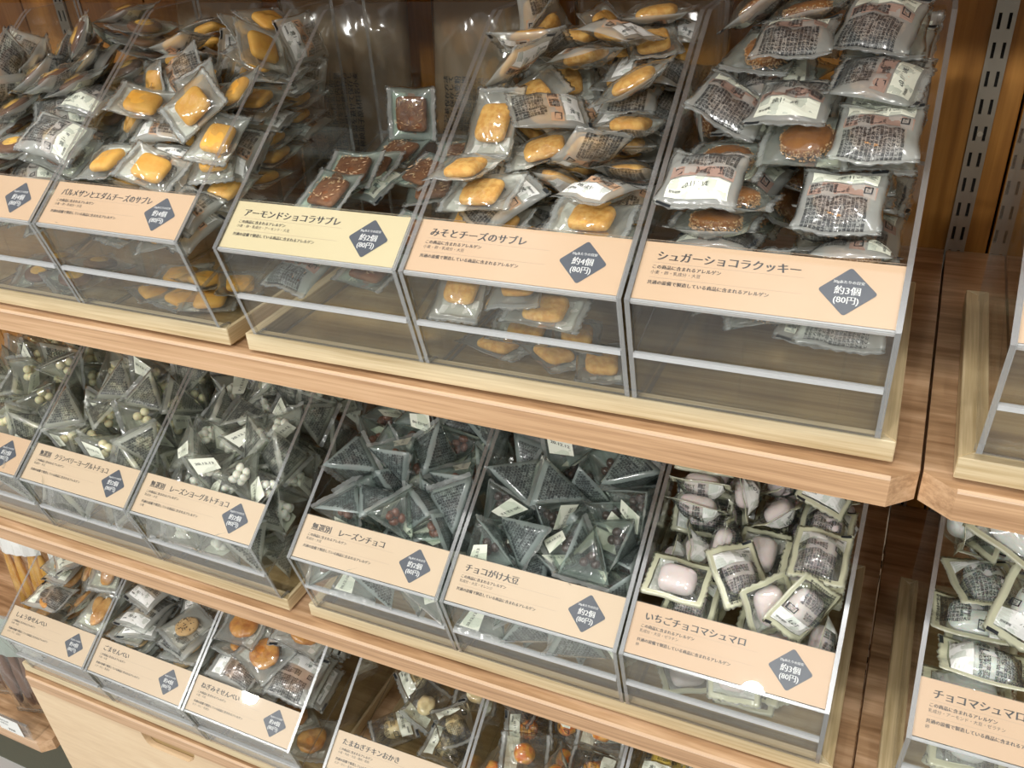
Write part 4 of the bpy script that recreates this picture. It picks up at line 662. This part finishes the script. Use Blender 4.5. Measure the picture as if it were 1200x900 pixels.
 'r2b5': [(-440,-21,696,281,647,-652,278,1),(309,-20,696,516,-227,777,279,1),(-233,837,928,36,835,306,-455,0),(158,536,865,177,-182,-616,746,0),(-171,1019,1014,575,-127,644,-488,0),(397,1015,976,373,295,348,808,0),(397,1542,1119,306,239,-367,-845,0),(-66,-12,699,597,474,256,594,1),(546,118,755,156,-188,621,-745,1),(-519,573,860,903,-376,-126,164,0),(503,581,904,212,387,724,-529,0),(-483,996,1023,693,494,-427,-304,0),(169,913,975,683,527,326,387,0),(491,1708,1241,38,-431,895,110,0),(-57,434,819,168,762,500,-376,0),(310,319,835,520,81,-664,-532,0),(-85,665,992,490,-150,820,-256,0),(254,723,1000,599,117,750,-256,0),(433,1237,1083,612,-67,-748,248,0),(-238,51,852,54,370,-592,-714,1),(183,89,827,569,-639,-477,-202,1),(-546,747,1061,199,142,-790,-563,0),(143,597,1209,532,-199,747,345,0),(-390,1311,1108,234,792,366,-430,0),(170,1065,1176,677,-366,635,-62,0),(-512,262,908,658,258,642,-297,0),(471,228,995,703,81,-707,4,1),(-124,618,1206,911,-112,158,-363,1),(473,787,1124,52,241,960,-130,0),(15,1164,1094,461,227,820,-253,0),(221,1422,1216,551,-530,-645,-15,0),(-120,199,910,250,-256,832,-423,1),(129,288,1005,793,215,-343,456,0),(-397,440,979,794,-176,-418,-404,0),(546,441,1071,189,-152,765,-596,0),(-310,1023,1248,775,378,-306,-404,0),(194,1272,1379,341,505,-371,-700,0),(515,1510,1434,268,-240,700,-616,1),(-499,216,1141,178,670,-615,375,1),(310,275,1189,17,-13,-619,-785,1),(-384,763,1238,588,292,-727,200,0),(328,737,1269,212,-680,408,-570,1),(-186,1309,1235,62,992,110,16,0),(546,1109,1251,381,-596,344,618,0),(-238,405,1151,745,520,418,14,1),(119,383,1189,556,254,-760,219,1),(-522,555,1304,693,-139,330,-625,1),(49,962,1367,192,650,732,-70,1),(-139,1108,1307,609,-247,-437,-614,0),(485,1248,1436,273,-300,719,564,0),(-531,1301,1423,394,-892,-14,222,1),(-471,725,1412,693,140,675,212,1),(461,482,1285,159,-589,598,519,1),(-512,1132,1336,169,108,-977,75,1),(204,1057,1495,377,892,-96,230,1),(-165,776,1346,51,-304,-224,924,1),(523,727,1456,168,-230,660,-695,1),(-194,1122,1520,750,567,-334,-64,1),(398,982,1529,805,-101,364,457,1),(-326,551,250,733,0,0,680,2),(-205,435,250,795,0,0,606,2),(195,433,250,629,0,0,777,2),(326,560,250,1000,0,0,4,2)],
 'r2b6': [(-315,443,807,629,84,102,-766,0),(271,513,826,988,131,11,-85,0),(-58,1128,992,132,-991,27,4,1),(334,887,927,640,85,101,-758,0),(-268,1489,1089,0,-4,991,132,0),(260,1497,1091,696,92,94,-706,0),(-318,254,922,627,83,-102,768,0),(226,136,724,86,-636,760,102,0),(-460,993,955,701,93,-93,701,0),(430,763,1059,991,132,0,0,0),(-278,1340,1215,810,107,-76,571,0),(269,1182,1131,981,193,-13,6,0),(-329,257,1089,93,-701,701,93,0),(57,-50,829,594,280,-403,637,1),(-104,782,924,980,148,107,-82,0),(430,656,1196,991,132,0,0,0),(-336,1382,1392,698,92,-94,704,0),(361,1031,1253,44,-14,980,193,0),(-430,241,1259,996,91,0,0,1),(217,317,939,992,130,1,-4,0),(54,690,1068,83,-713,-683,-136,0),(429,601,1348,991,132,-1,3,0),(-323,1050,1220,886,458,-67,39,0),(456,941,1448,0,701,-713,15,1),(-36,401,1300,106,-864,410,273,1),(57,719,1246,683,136,83,-713,1),(460,554,1501,93,-701,701,93,1),(-402,1251,1523,698,93,93,-703,0),(171,1369,1292,16,-22,226,974,0),(561,340,884,430,561,-430,-561,0),(-203,669,1288,710,-158,-668,159,1),(211,267,1206,258,518,-297,760,1),(-378,640,1166,8,-798,-157,582,0),(-430,752,1533,0,0,375,927,1),(418,237,1283,627,-582,-515,-52,1),(-561,620,1037,286,647,-286,-646,0),(431,1099,1708,324,-704,-631,-34,1),(555,1394,1168,550,-421,-573,439,0),(-430,883,1630,0,0,375,927,1),(-430,933,1334,461,-887,3,-5,0),(122,998,1436,623,-347,-70,697,1),(111,1195,1555,869,-58,-338,-358,0),(460,1294,1479,149,691,-690,153,0),(-430,1067,1778,995,98,0,0,1),(-97,1470,1513,793,-9,606,-64,0),(-134,995,1551,280,-636,-453,559,1),(-349,392,170,970,49,12,238,2),(-107,526,270,391,36,83,916,2),(101,403,170,998,52,2,37,2),(315,493,270,380,17,41,924,2)],
 'r2b7': [(-317,77,722,701,93,93,-701,1),(-289,610,866,698,93,93,-704,0),(-212,1100,998,93,-698,704,93,0),(-373,202,953,988,-151,-1,-3,1),(-366,724,1103,2,1,998,-70,1),(-253,1436,1160,2,-4,-989,146,0),(-308,316,1114,151,988,0,0,1),(-337,924,1265,54,792,-607,44,1),(-129,1564,1347,936,-105,-43,333,0),(-392,1308,1496,744,423,-374,-356,0),(-78,650,1356,343,-725,-581,-137,1),(-547,1094,1619,271,-653,-271,653,1),(-231,928,1720,962,72,127,-231,1),(-229,414,170,781,38,30,622,2)],
 'r3b1': [(-255,549,821,808,107,-76,575,0),(254,669,853,110,-828,-545,-72,0),(-402,104,739,694,185,-185,670,0),(265,596,974,65,-557,819,123,0),(-412,732,998,705,87,40,-703,0),(-347,-9,828,965,261,-5,0,1),(311,554,1099,700,109,-86,700,0),(-377,231,1011,733,1,-16,680,1),(445,367,1179,694,135,-57,705,1),(-371,713,1133,702,44,-82,706,0),(-445,741,1269,44,-706,-702,-82,0),(-29,557,1055,630,-233,-258,695,1),(-41,722,1335,659,432,-42,-614,1),(-394,748,1408,768,52,-77,634,0),(-341,307,1157,28,-999,4,-34,1),(423,787,1337,39,734,-677,-40,0),(-286,708,1542,4,-314,-945,-93,1),(384,676,1547,593,292,-179,729,1),(-263,367,130,982,49,9,181,2),(-31,543,230,535,19,30,844,2),(312,421,130,866,48,27,496,2)],
 'r3b2': [(314,76,670,991,132,0,0,0),(267,62,755,991,131,0,0,0),(-360,713,920,167,-984,59,13,0),(-277,56,849,75,-703,-702,-82,1),(355,50,842,131,-991,5,1,1),(-324,482,962,697,36,-39,715,0),(293,525,921,28,-124,-984,-127,0),(-305,42,934,703,76,-82,702,1),(326,33,927,991,131,0,0,1),(-381,692,1059,1000,-17,-4,11,0),(336,475,996,88,-734,666,95,0),(-345,242,1045,12,4,-22,-1000,1),(383,231,1054,8,1,23,-1000,1),(-354,810,1144,53,998,15,5,0),(390,715,1128,697,38,-34,715,0),(-395,349,1132,705,-3,0,709,0),(376,354,1153,730,36,31,-682,0),(-348,907,1244,997,23,-1,74,0),(392,809,1229,39,-712,701,25,1),(-290,389,1219,3,614,789,-1,1),(348,379,1246,22,-626,779,22,1),(-396,947,1333,707,16,17,-707,0),(137,894,1314,14,456,889,49,1),(-322,436,1306,3,713,701,0,1),(323,424,1335,820,24,-21,571,1),(-257,913,1418,43,-7,-999,-23,0),(-293,618,1500,48,-783,-617,-66,1),(-327,366,130,998,70,0,2,2),(317,404,130,916,38,16,399,2)],
 'r3b3': [(-387,607,822,93,-701,-701,-93,0),(267,687,844,103,-780,-612,-81,0),(-289,407,990,85,-24,134,-987,0),(-120,534,903,675,63,121,-725,0),(388,1209,1116,686,208,4,698,0),(396,1080,1189,208,-676,-707,0,0),(-361,337,1116,84,-993,-7,87,1),(116,672,1053,258,70,-957,-112,0),(362,1014,1303,103,15,-984,-147,0),(-386,543,1239,710,-10,125,692,0),(405,569,972,300,43,-943,-136,0),(366,926,1388,685,176,-29,706,0),(-324,822,1338,982,110,116,104,0),(396,509,1117,707,-9,208,-676,0),(-148,688,1377,142,182,-201,952,1),(393,390,1205,13,-707,682,187,1),(178,784,1517,205,-572,-794,-13,0),(-358,569,1504,2,-16,-143,990,1),(-13,418,1353,963,188,74,-179,1),(379,679,1588,19,-207,90,-974,1),(-294,374,130,994,109,3,29,2),(2,543,230,330,32,91,939,2),(329,410,130,596,27,36,802,2)],
 'r3b4': [(-325,462,821,46,-347,928,123,1),(284,468,823,131,-991,38,5,1),(-311,1027,974,121,-910,-393,-52,1),(355,1037,977,80,11,131,-988,1),(-427,23,757,242,-664,-664,-242,1),(338,590,1035,23,-917,399,19,1),(-81,747,969,679,357,140,626,1)],
 'r3b5': [(-445,1025,973,93,-701,701,93,0),(377,1141,1005,81,-612,-780,-104,0),(-552,336,898,561,-430,-561,430,1),(-355,765,1077,257,-952,-168,13,1),(43,696,885,686,91,-95,716,0),(417,596,1043,680,90,-96,721,0),(445,651,872,93,-701,701,93,0),(-469,847,1401,4,923,-2,-384,1),(403,468,1195,1,-10,989,146,1),(24,833,1246,632,-370,645,216,1),(82,353,1131,454,540,-511,-491,1),(-277,475,1119,963,238,31,122,1),(406,756,1420,962,271,-36,-10,1)],
 'r3b6': [(-356,912,943,978,130,-21,161,0),(-341,879,1119,425,56,119,-896,0),(-445,751,1270,93,-701,-701,-93,1),(-345,873,1489,985,129,28,-115,1)],
}
# ------------------------------------------------------------------ what lies in each bin
# bin: (type, object name, category, what the bin holds, how one packet looks)
BINS = {
 'r1b1': ('spiral', 'cookie_packet', 'cookie', 'spiral cookies in the top left corner', 'spiral cookie packet in the corner bin'),
 'r1b2': ('spiral', 'cookie_packet', 'cookie', 'round cookies, second from left on top', 'round cookie packet, second bin'),
 'r1b3': ('parm', 'biscuit_packet', 'biscuit', 'wrapped orange cheese biscuits', 'wrapped orange cheese biscuit'),
 'r1b4': ('almond', 'biscuit_packet', 'biscuit', 'a few wrapped cocoa almond biscuits', 'wrapped cocoa almond biscuit'),
 'r1b5': ('miso', 'biscuit_packet', 'biscuit', 'golden speckled biscuits', 'wrapped golden speckled biscuit'),
 'r1b6': ('sugar', 'cookie_packet', 'cookie', 'a full heap of sugar-rimmed cookies', 'wrapped sugar-rimmed chocolate cookie'),
 'r1b7': ('sugar', 'cookie_packet', 'cookie', 'cookies at the top right edge', 'cookie packet at the right edge'),
 'r2b1': ('tyellow', 'pyramid_packet', 'sweets', 'pyramid packets at the middle left edge', 'pyramid packet in left edge bin'),
 'r2b2': ('tyellow', 'pyramid_packet', 'sweets', 'pyramid packets of yellow yogurt balls', 'pyramid packet of yellow yogurt balls'),
 'r2b3': ('twhite', 'pyramid_packet', 'sweets', 'pyramid packets of white yogurt raisins', 'pyramid packet of white yogurt raisins'),
 'r2b4': ('tbrown', 'pyramid_packet', 'sweets', 'pyramid packets of brown chocolate raisins', 'pyramid packet of brown chocolate raisins'),
 'r2b5': ('tdark', 'pyramid_packet', 'sweets', 'pyramid packets of dark soybeans', 'pyramid packet of dark soybeans'),
 'r2b6': ('marsh', 'marshmallow_packet', 'marshmallow', 'wrapped pink marshmallows', 'wrapped pink marshmallow'),
 'r2b7': ('marshw', 'marshmallow_packet', 'marshmallow', 'wrapped white marshmallows at the right edge', 'wrapped white marshmallow'),
 'r3b1': ('soy', 'cracker_packet', 'cracker', 'wrapped brown soy crackers', 'wrapped brown soy cracker'),
 'r3b2': ('senb', 'cracker_packet', 'cracker', 'wrapped round sesame crackers', 'wrapped round sesame cracker'),
 'r3b3': ('negi', 'cracker_packet', 'cracker', 'wrapped orange brown round crackers', 'wrapped orange brown cracker'),
 'r3b4': ('onion', 'cracker_packet', 'cracker', 'a few wrapped pale puffed crackers', 'wrapped pale puffed cracker'),
 'r3b5': ('spicy', 'cracker_packet', 'cracker', 'wrapped red orange crackers at the bottom edge', 'wrapped red orange cracker'),
 'r3b6': ('lemon', 'cracker_packet', 'cracker', 'wrapped yellow crackers at the bottom edge', 'wrapped yellow cracker'),
}
ROWW = ['front row', 'second row back', 'third row back', 'fourth row back', 'fifth row back', 'sixth row back', 'rearmost row', 'rearmost row']
PLACED = []
for key, (ty, nm, cat, hold, desc) in BINS.items():
    r, i = int(key[1]), int(key[3]); B = binmat(r, i); make_bin(r, i, hold)
    items = []
    for k, p in enumerate(PILES.get(key, [])):
        x, y, z, zone = p[0] / 1e4, p[1] / 1e4, p[2] / 1e4, p[7]
        mw = B @ Matrix.Translation((WL / 2 + x, y, z)) @ Quaternion([c / 1000 for c in p[3:7]]).normalized().to_matrix().to_4x4()
        view = (CAM - mw.translation).normalized(); d = (mw.to_3x3() @ Vector((0, 0, 1))).normalized().dot(view)
        items.append(dict(m=mw, x=x, y=y, z=z, zone=zone, d=d, k=k, sx=project(mw.translation)))
    rows = {}
    for it in items:
        it['row'] = ('low' if it['zone'] == 2 else min(7, max(0, int((it['y'] + .004) / .027))))
        rows.setdefault(it['row'], []).append(it)
    for rk, L_ in rows.items():
        L_.sort(key=lambda it: it['sx'][0])
        for n_, it in enumerate(L_):
            if cat == 'sweets': face = 'tip up' if abs(it['d']) > .75 else 'on its side'
            else: face = 'clear side up' if it['d'] > .35 else 'printed back up' if it['d'] < -.35 else 'standing on edge'
            if it['zone'] == 2: lab = '%s, on the bin bottom, %s from left' % (desc, ORD[min(n_, 19)]); grp = desc + ' packets'
            else:
                if it['zone'] == 0: face = 'half buried'
                lab = '%s, %s, %s from left, %s' % (desc, face, ORD[min(n_, 19)], ROWW[rk]); grp = desc + ' packets'
            var = it['k'] % 3 if ty == 'sugar' else it['k'] % 2
            if key == 'r1b2' and it['k'] % 3: var = 1
            if key == 'r1b1': var = 0
            PLACED.append((key, it['k'], place(ty, var, it['m'], nm, lab, cat, grp)))

# ------------------------------------------------------------------ added bags imitating reflections behind the bins and the neighbouring unit
def bag(L, W, T, seed, contents, label, loc, rot, name='snack_bag', header=None, group=None, mats=('bagfilm', 'bagfilm', 'seal'), lines=(16, 9, .0065)):
    wr, back, front = pillow(L, W, T, seed, fin=.008, mats=mats, nx=30, ny=18, fat=.5)
    t = thing(name, label, 'bag', loc, rot, group)
    obj('wrapper', wr, t)
    for n, me, kd in contents: obj(n, me, t, kind=kd)
    obj('printed_text', conform(textmesh(para(lines[0], lines[1], seed), lines[2], bold=.02, res=1), front, 'printed_text', 'ink', -L * .40, W * .30, mirror=False), t)
    if header: obj('header_panel', patch(L * .18, L * .47, -W * .47, W * .47, lambda x, y: front(x, y, .0004), 'header_panel', header, mirror=False, n=10), t)
    return t
PH = math.pi / 2
for k, (x, z, tx, tz, lab) in enumerate((
    (-.66, .115, 8, -9, 'added crumpled clear bag imitating blurred reflections behind the cheese biscuits'),
    (-.515, .120, 5, 12, 'added crumpled clear bag imitating blurred reflections behind the gap between the two trays'),
    (-.375, .118, 10, -6, 'added crumpled clear bag imitating blurred reflections behind the cocoa almond biscuits'),
    (-.235, .116, 7, 8, 'added crumpled clear bag imitating blurred reflections behind the golden speckled biscuits'))):
    rd = random.Random(k)
    pts = [(rd.uniform(-.06, .06), rd.uniform(-.045, .045), rd.uniform(-.006, .006)) for _ in range(26)]
    m = MB()
    for p in pts:
        b = bmesh.new(); bmesh.ops.create_icosphere(b, subdivisions=2, radius=.0105); m.add(b, 0, True, Matrix.Translation(p) @ Matrix.Diagonal((1, .9, .45, 1))); b.free()
    bag(.205, .125, .032, 40 + k, [('dried_snack_pieces', m.mesh('dried_snack_pieces', ['cocoa' if k % 2 else 'soy']), 'stuff')], lab, (x, .258, z), (R(90 - tx), R(0), R(tz)), group='added bags imitating reflections behind the top bins')
    bpy.context.view_layer.objects.active = None
for o in [o for o in COL.objects if o.name.startswith('snack_bag')]: o.rotation_euler = (Euler(o.rotation_euler).to_matrix() @ Matrix.Rotation(PH, 3, 'Z')).to_euler()
# the low shelf of the next unit at bottom left: tall bags and a clear price rail
def stick_bag(x, y, seed, mat, label, header='greenink', W=.075, L=.20, lean=8, yaw=0, z=-.672):
    rd = random.Random(seed); m = MB(); K = []
    for i in range(5):
        K.append(('dried_sweet_potato' if mat == 'parm' else 'dark_snack_stick', blob((L * .60, W * .17, .010), 2.6, (18, 10), .003, 70, seed * 7 + i, 0, 'snack_stick', mat), None))
        K[-1][1].transform(Matrix.Translation((-L * .12 + rd.uniform(-.006, .006), -W * .36 + W * .18 * i, rd.uniform(-.002, .002))) @ Matrix.Rotation(rd.uniform(-.08, .08), 4, 'Z'))
    t = bag(L, W, .026, seed, K, label, (x, y, z + L / 2 * math.cos(R(lean)) + .004), (0, 0, 0), 'stick_snack_bag', header, 'tall bags on the low shelf', mats=('film', 'film', 'seal'), lines=(9, 6, .0035))
    t.rotation_euler = (Matrix.Rotation(R(yaw), 3, 'Z') @ Matrix.Rotation(R(90 - lean), 3, 'X') @ Matrix.Rotation(PH, 3, 'Z')).to_euler()
    return t
stick_bag(-1.003, .010, 61, 'cocoa', 'tall clear bag of dark brown sticks with grey header, nearest on the low shelf', W=.085, L=.175, lean=4, yaw=14)
stick_bag(-1.000, .120, 62, 'parm', 'tall clear bag of orange sticks with white header at the left edge', 'whitepanel', lean=6, yaw=10, L=.26)
stick_bag(-1.09, .115, 63, 'parm', 'tall clear bag of orange sticks, left of its twin', 'whitepanel', lean=6, yaw=12, L=.26)
stick_bag(-1.105, .010, 64, 'cocoa', 'tall clear bag of dark sticks cut off by the left edge', W=.085, L=.175, lean=5, yaw=12)
t = thing('price_rail', 'clear upright acrylic rail along the front of the low shelf at bottom left', 'price rail', (-1.90, -.0335, -.672))
obj('rail_front', MB().box((0, 0, .0005), (.918, .0022, .030)).mesh('rail_front', ['acrylic']), t)
obj('rail_edge', MB().box((0, -.0001, .030), (.918, .0023, .0312)).mesh('rail_edge', ['edge']), t)
obj('rail_end', MB().box((.916, .0022, .0005), (.918, .060, .030)).mesh('rail_end', ['acrylic']), t)
t = thing('shelf_ticket', 'small white price ticket in the clear rail at bottom left', 'price ticket', (-1.043, -.0345, -.671))
obj('ticket', MB().box((0, 0, .001), (.045, .0006, .029)).mesh('ticket', ['whitepanel']), t)
for j, (tx, sz, dz) in enumerate((('いもけんぴ', .0042, .021), ('しお味 65g', .0034, .015), ('¥150', .0060, .005))):
    v, f = textmesh(tx, sz, bold=.02); me = bpy.data.meshes.new('ticket_text'); me.from_pydata([(a, -.0002, b) for a, b in v], [], f); me.materials.append(M['ink']); obj('ticket_text', me, t, loc=(.004 + .014 * (j == 2), 0, dz))

cm = Matrix.Translation((-.5445, .048, -.397)) @ Euler((R(35), R(10), R(40))).to_matrix().to_4x4() @ Matrix.Scale(.7, 4)
place('candy', 0, cm, 'candy_packet', 'small clear packet with a pink sweet among the orange brown crackers', 'sweets')
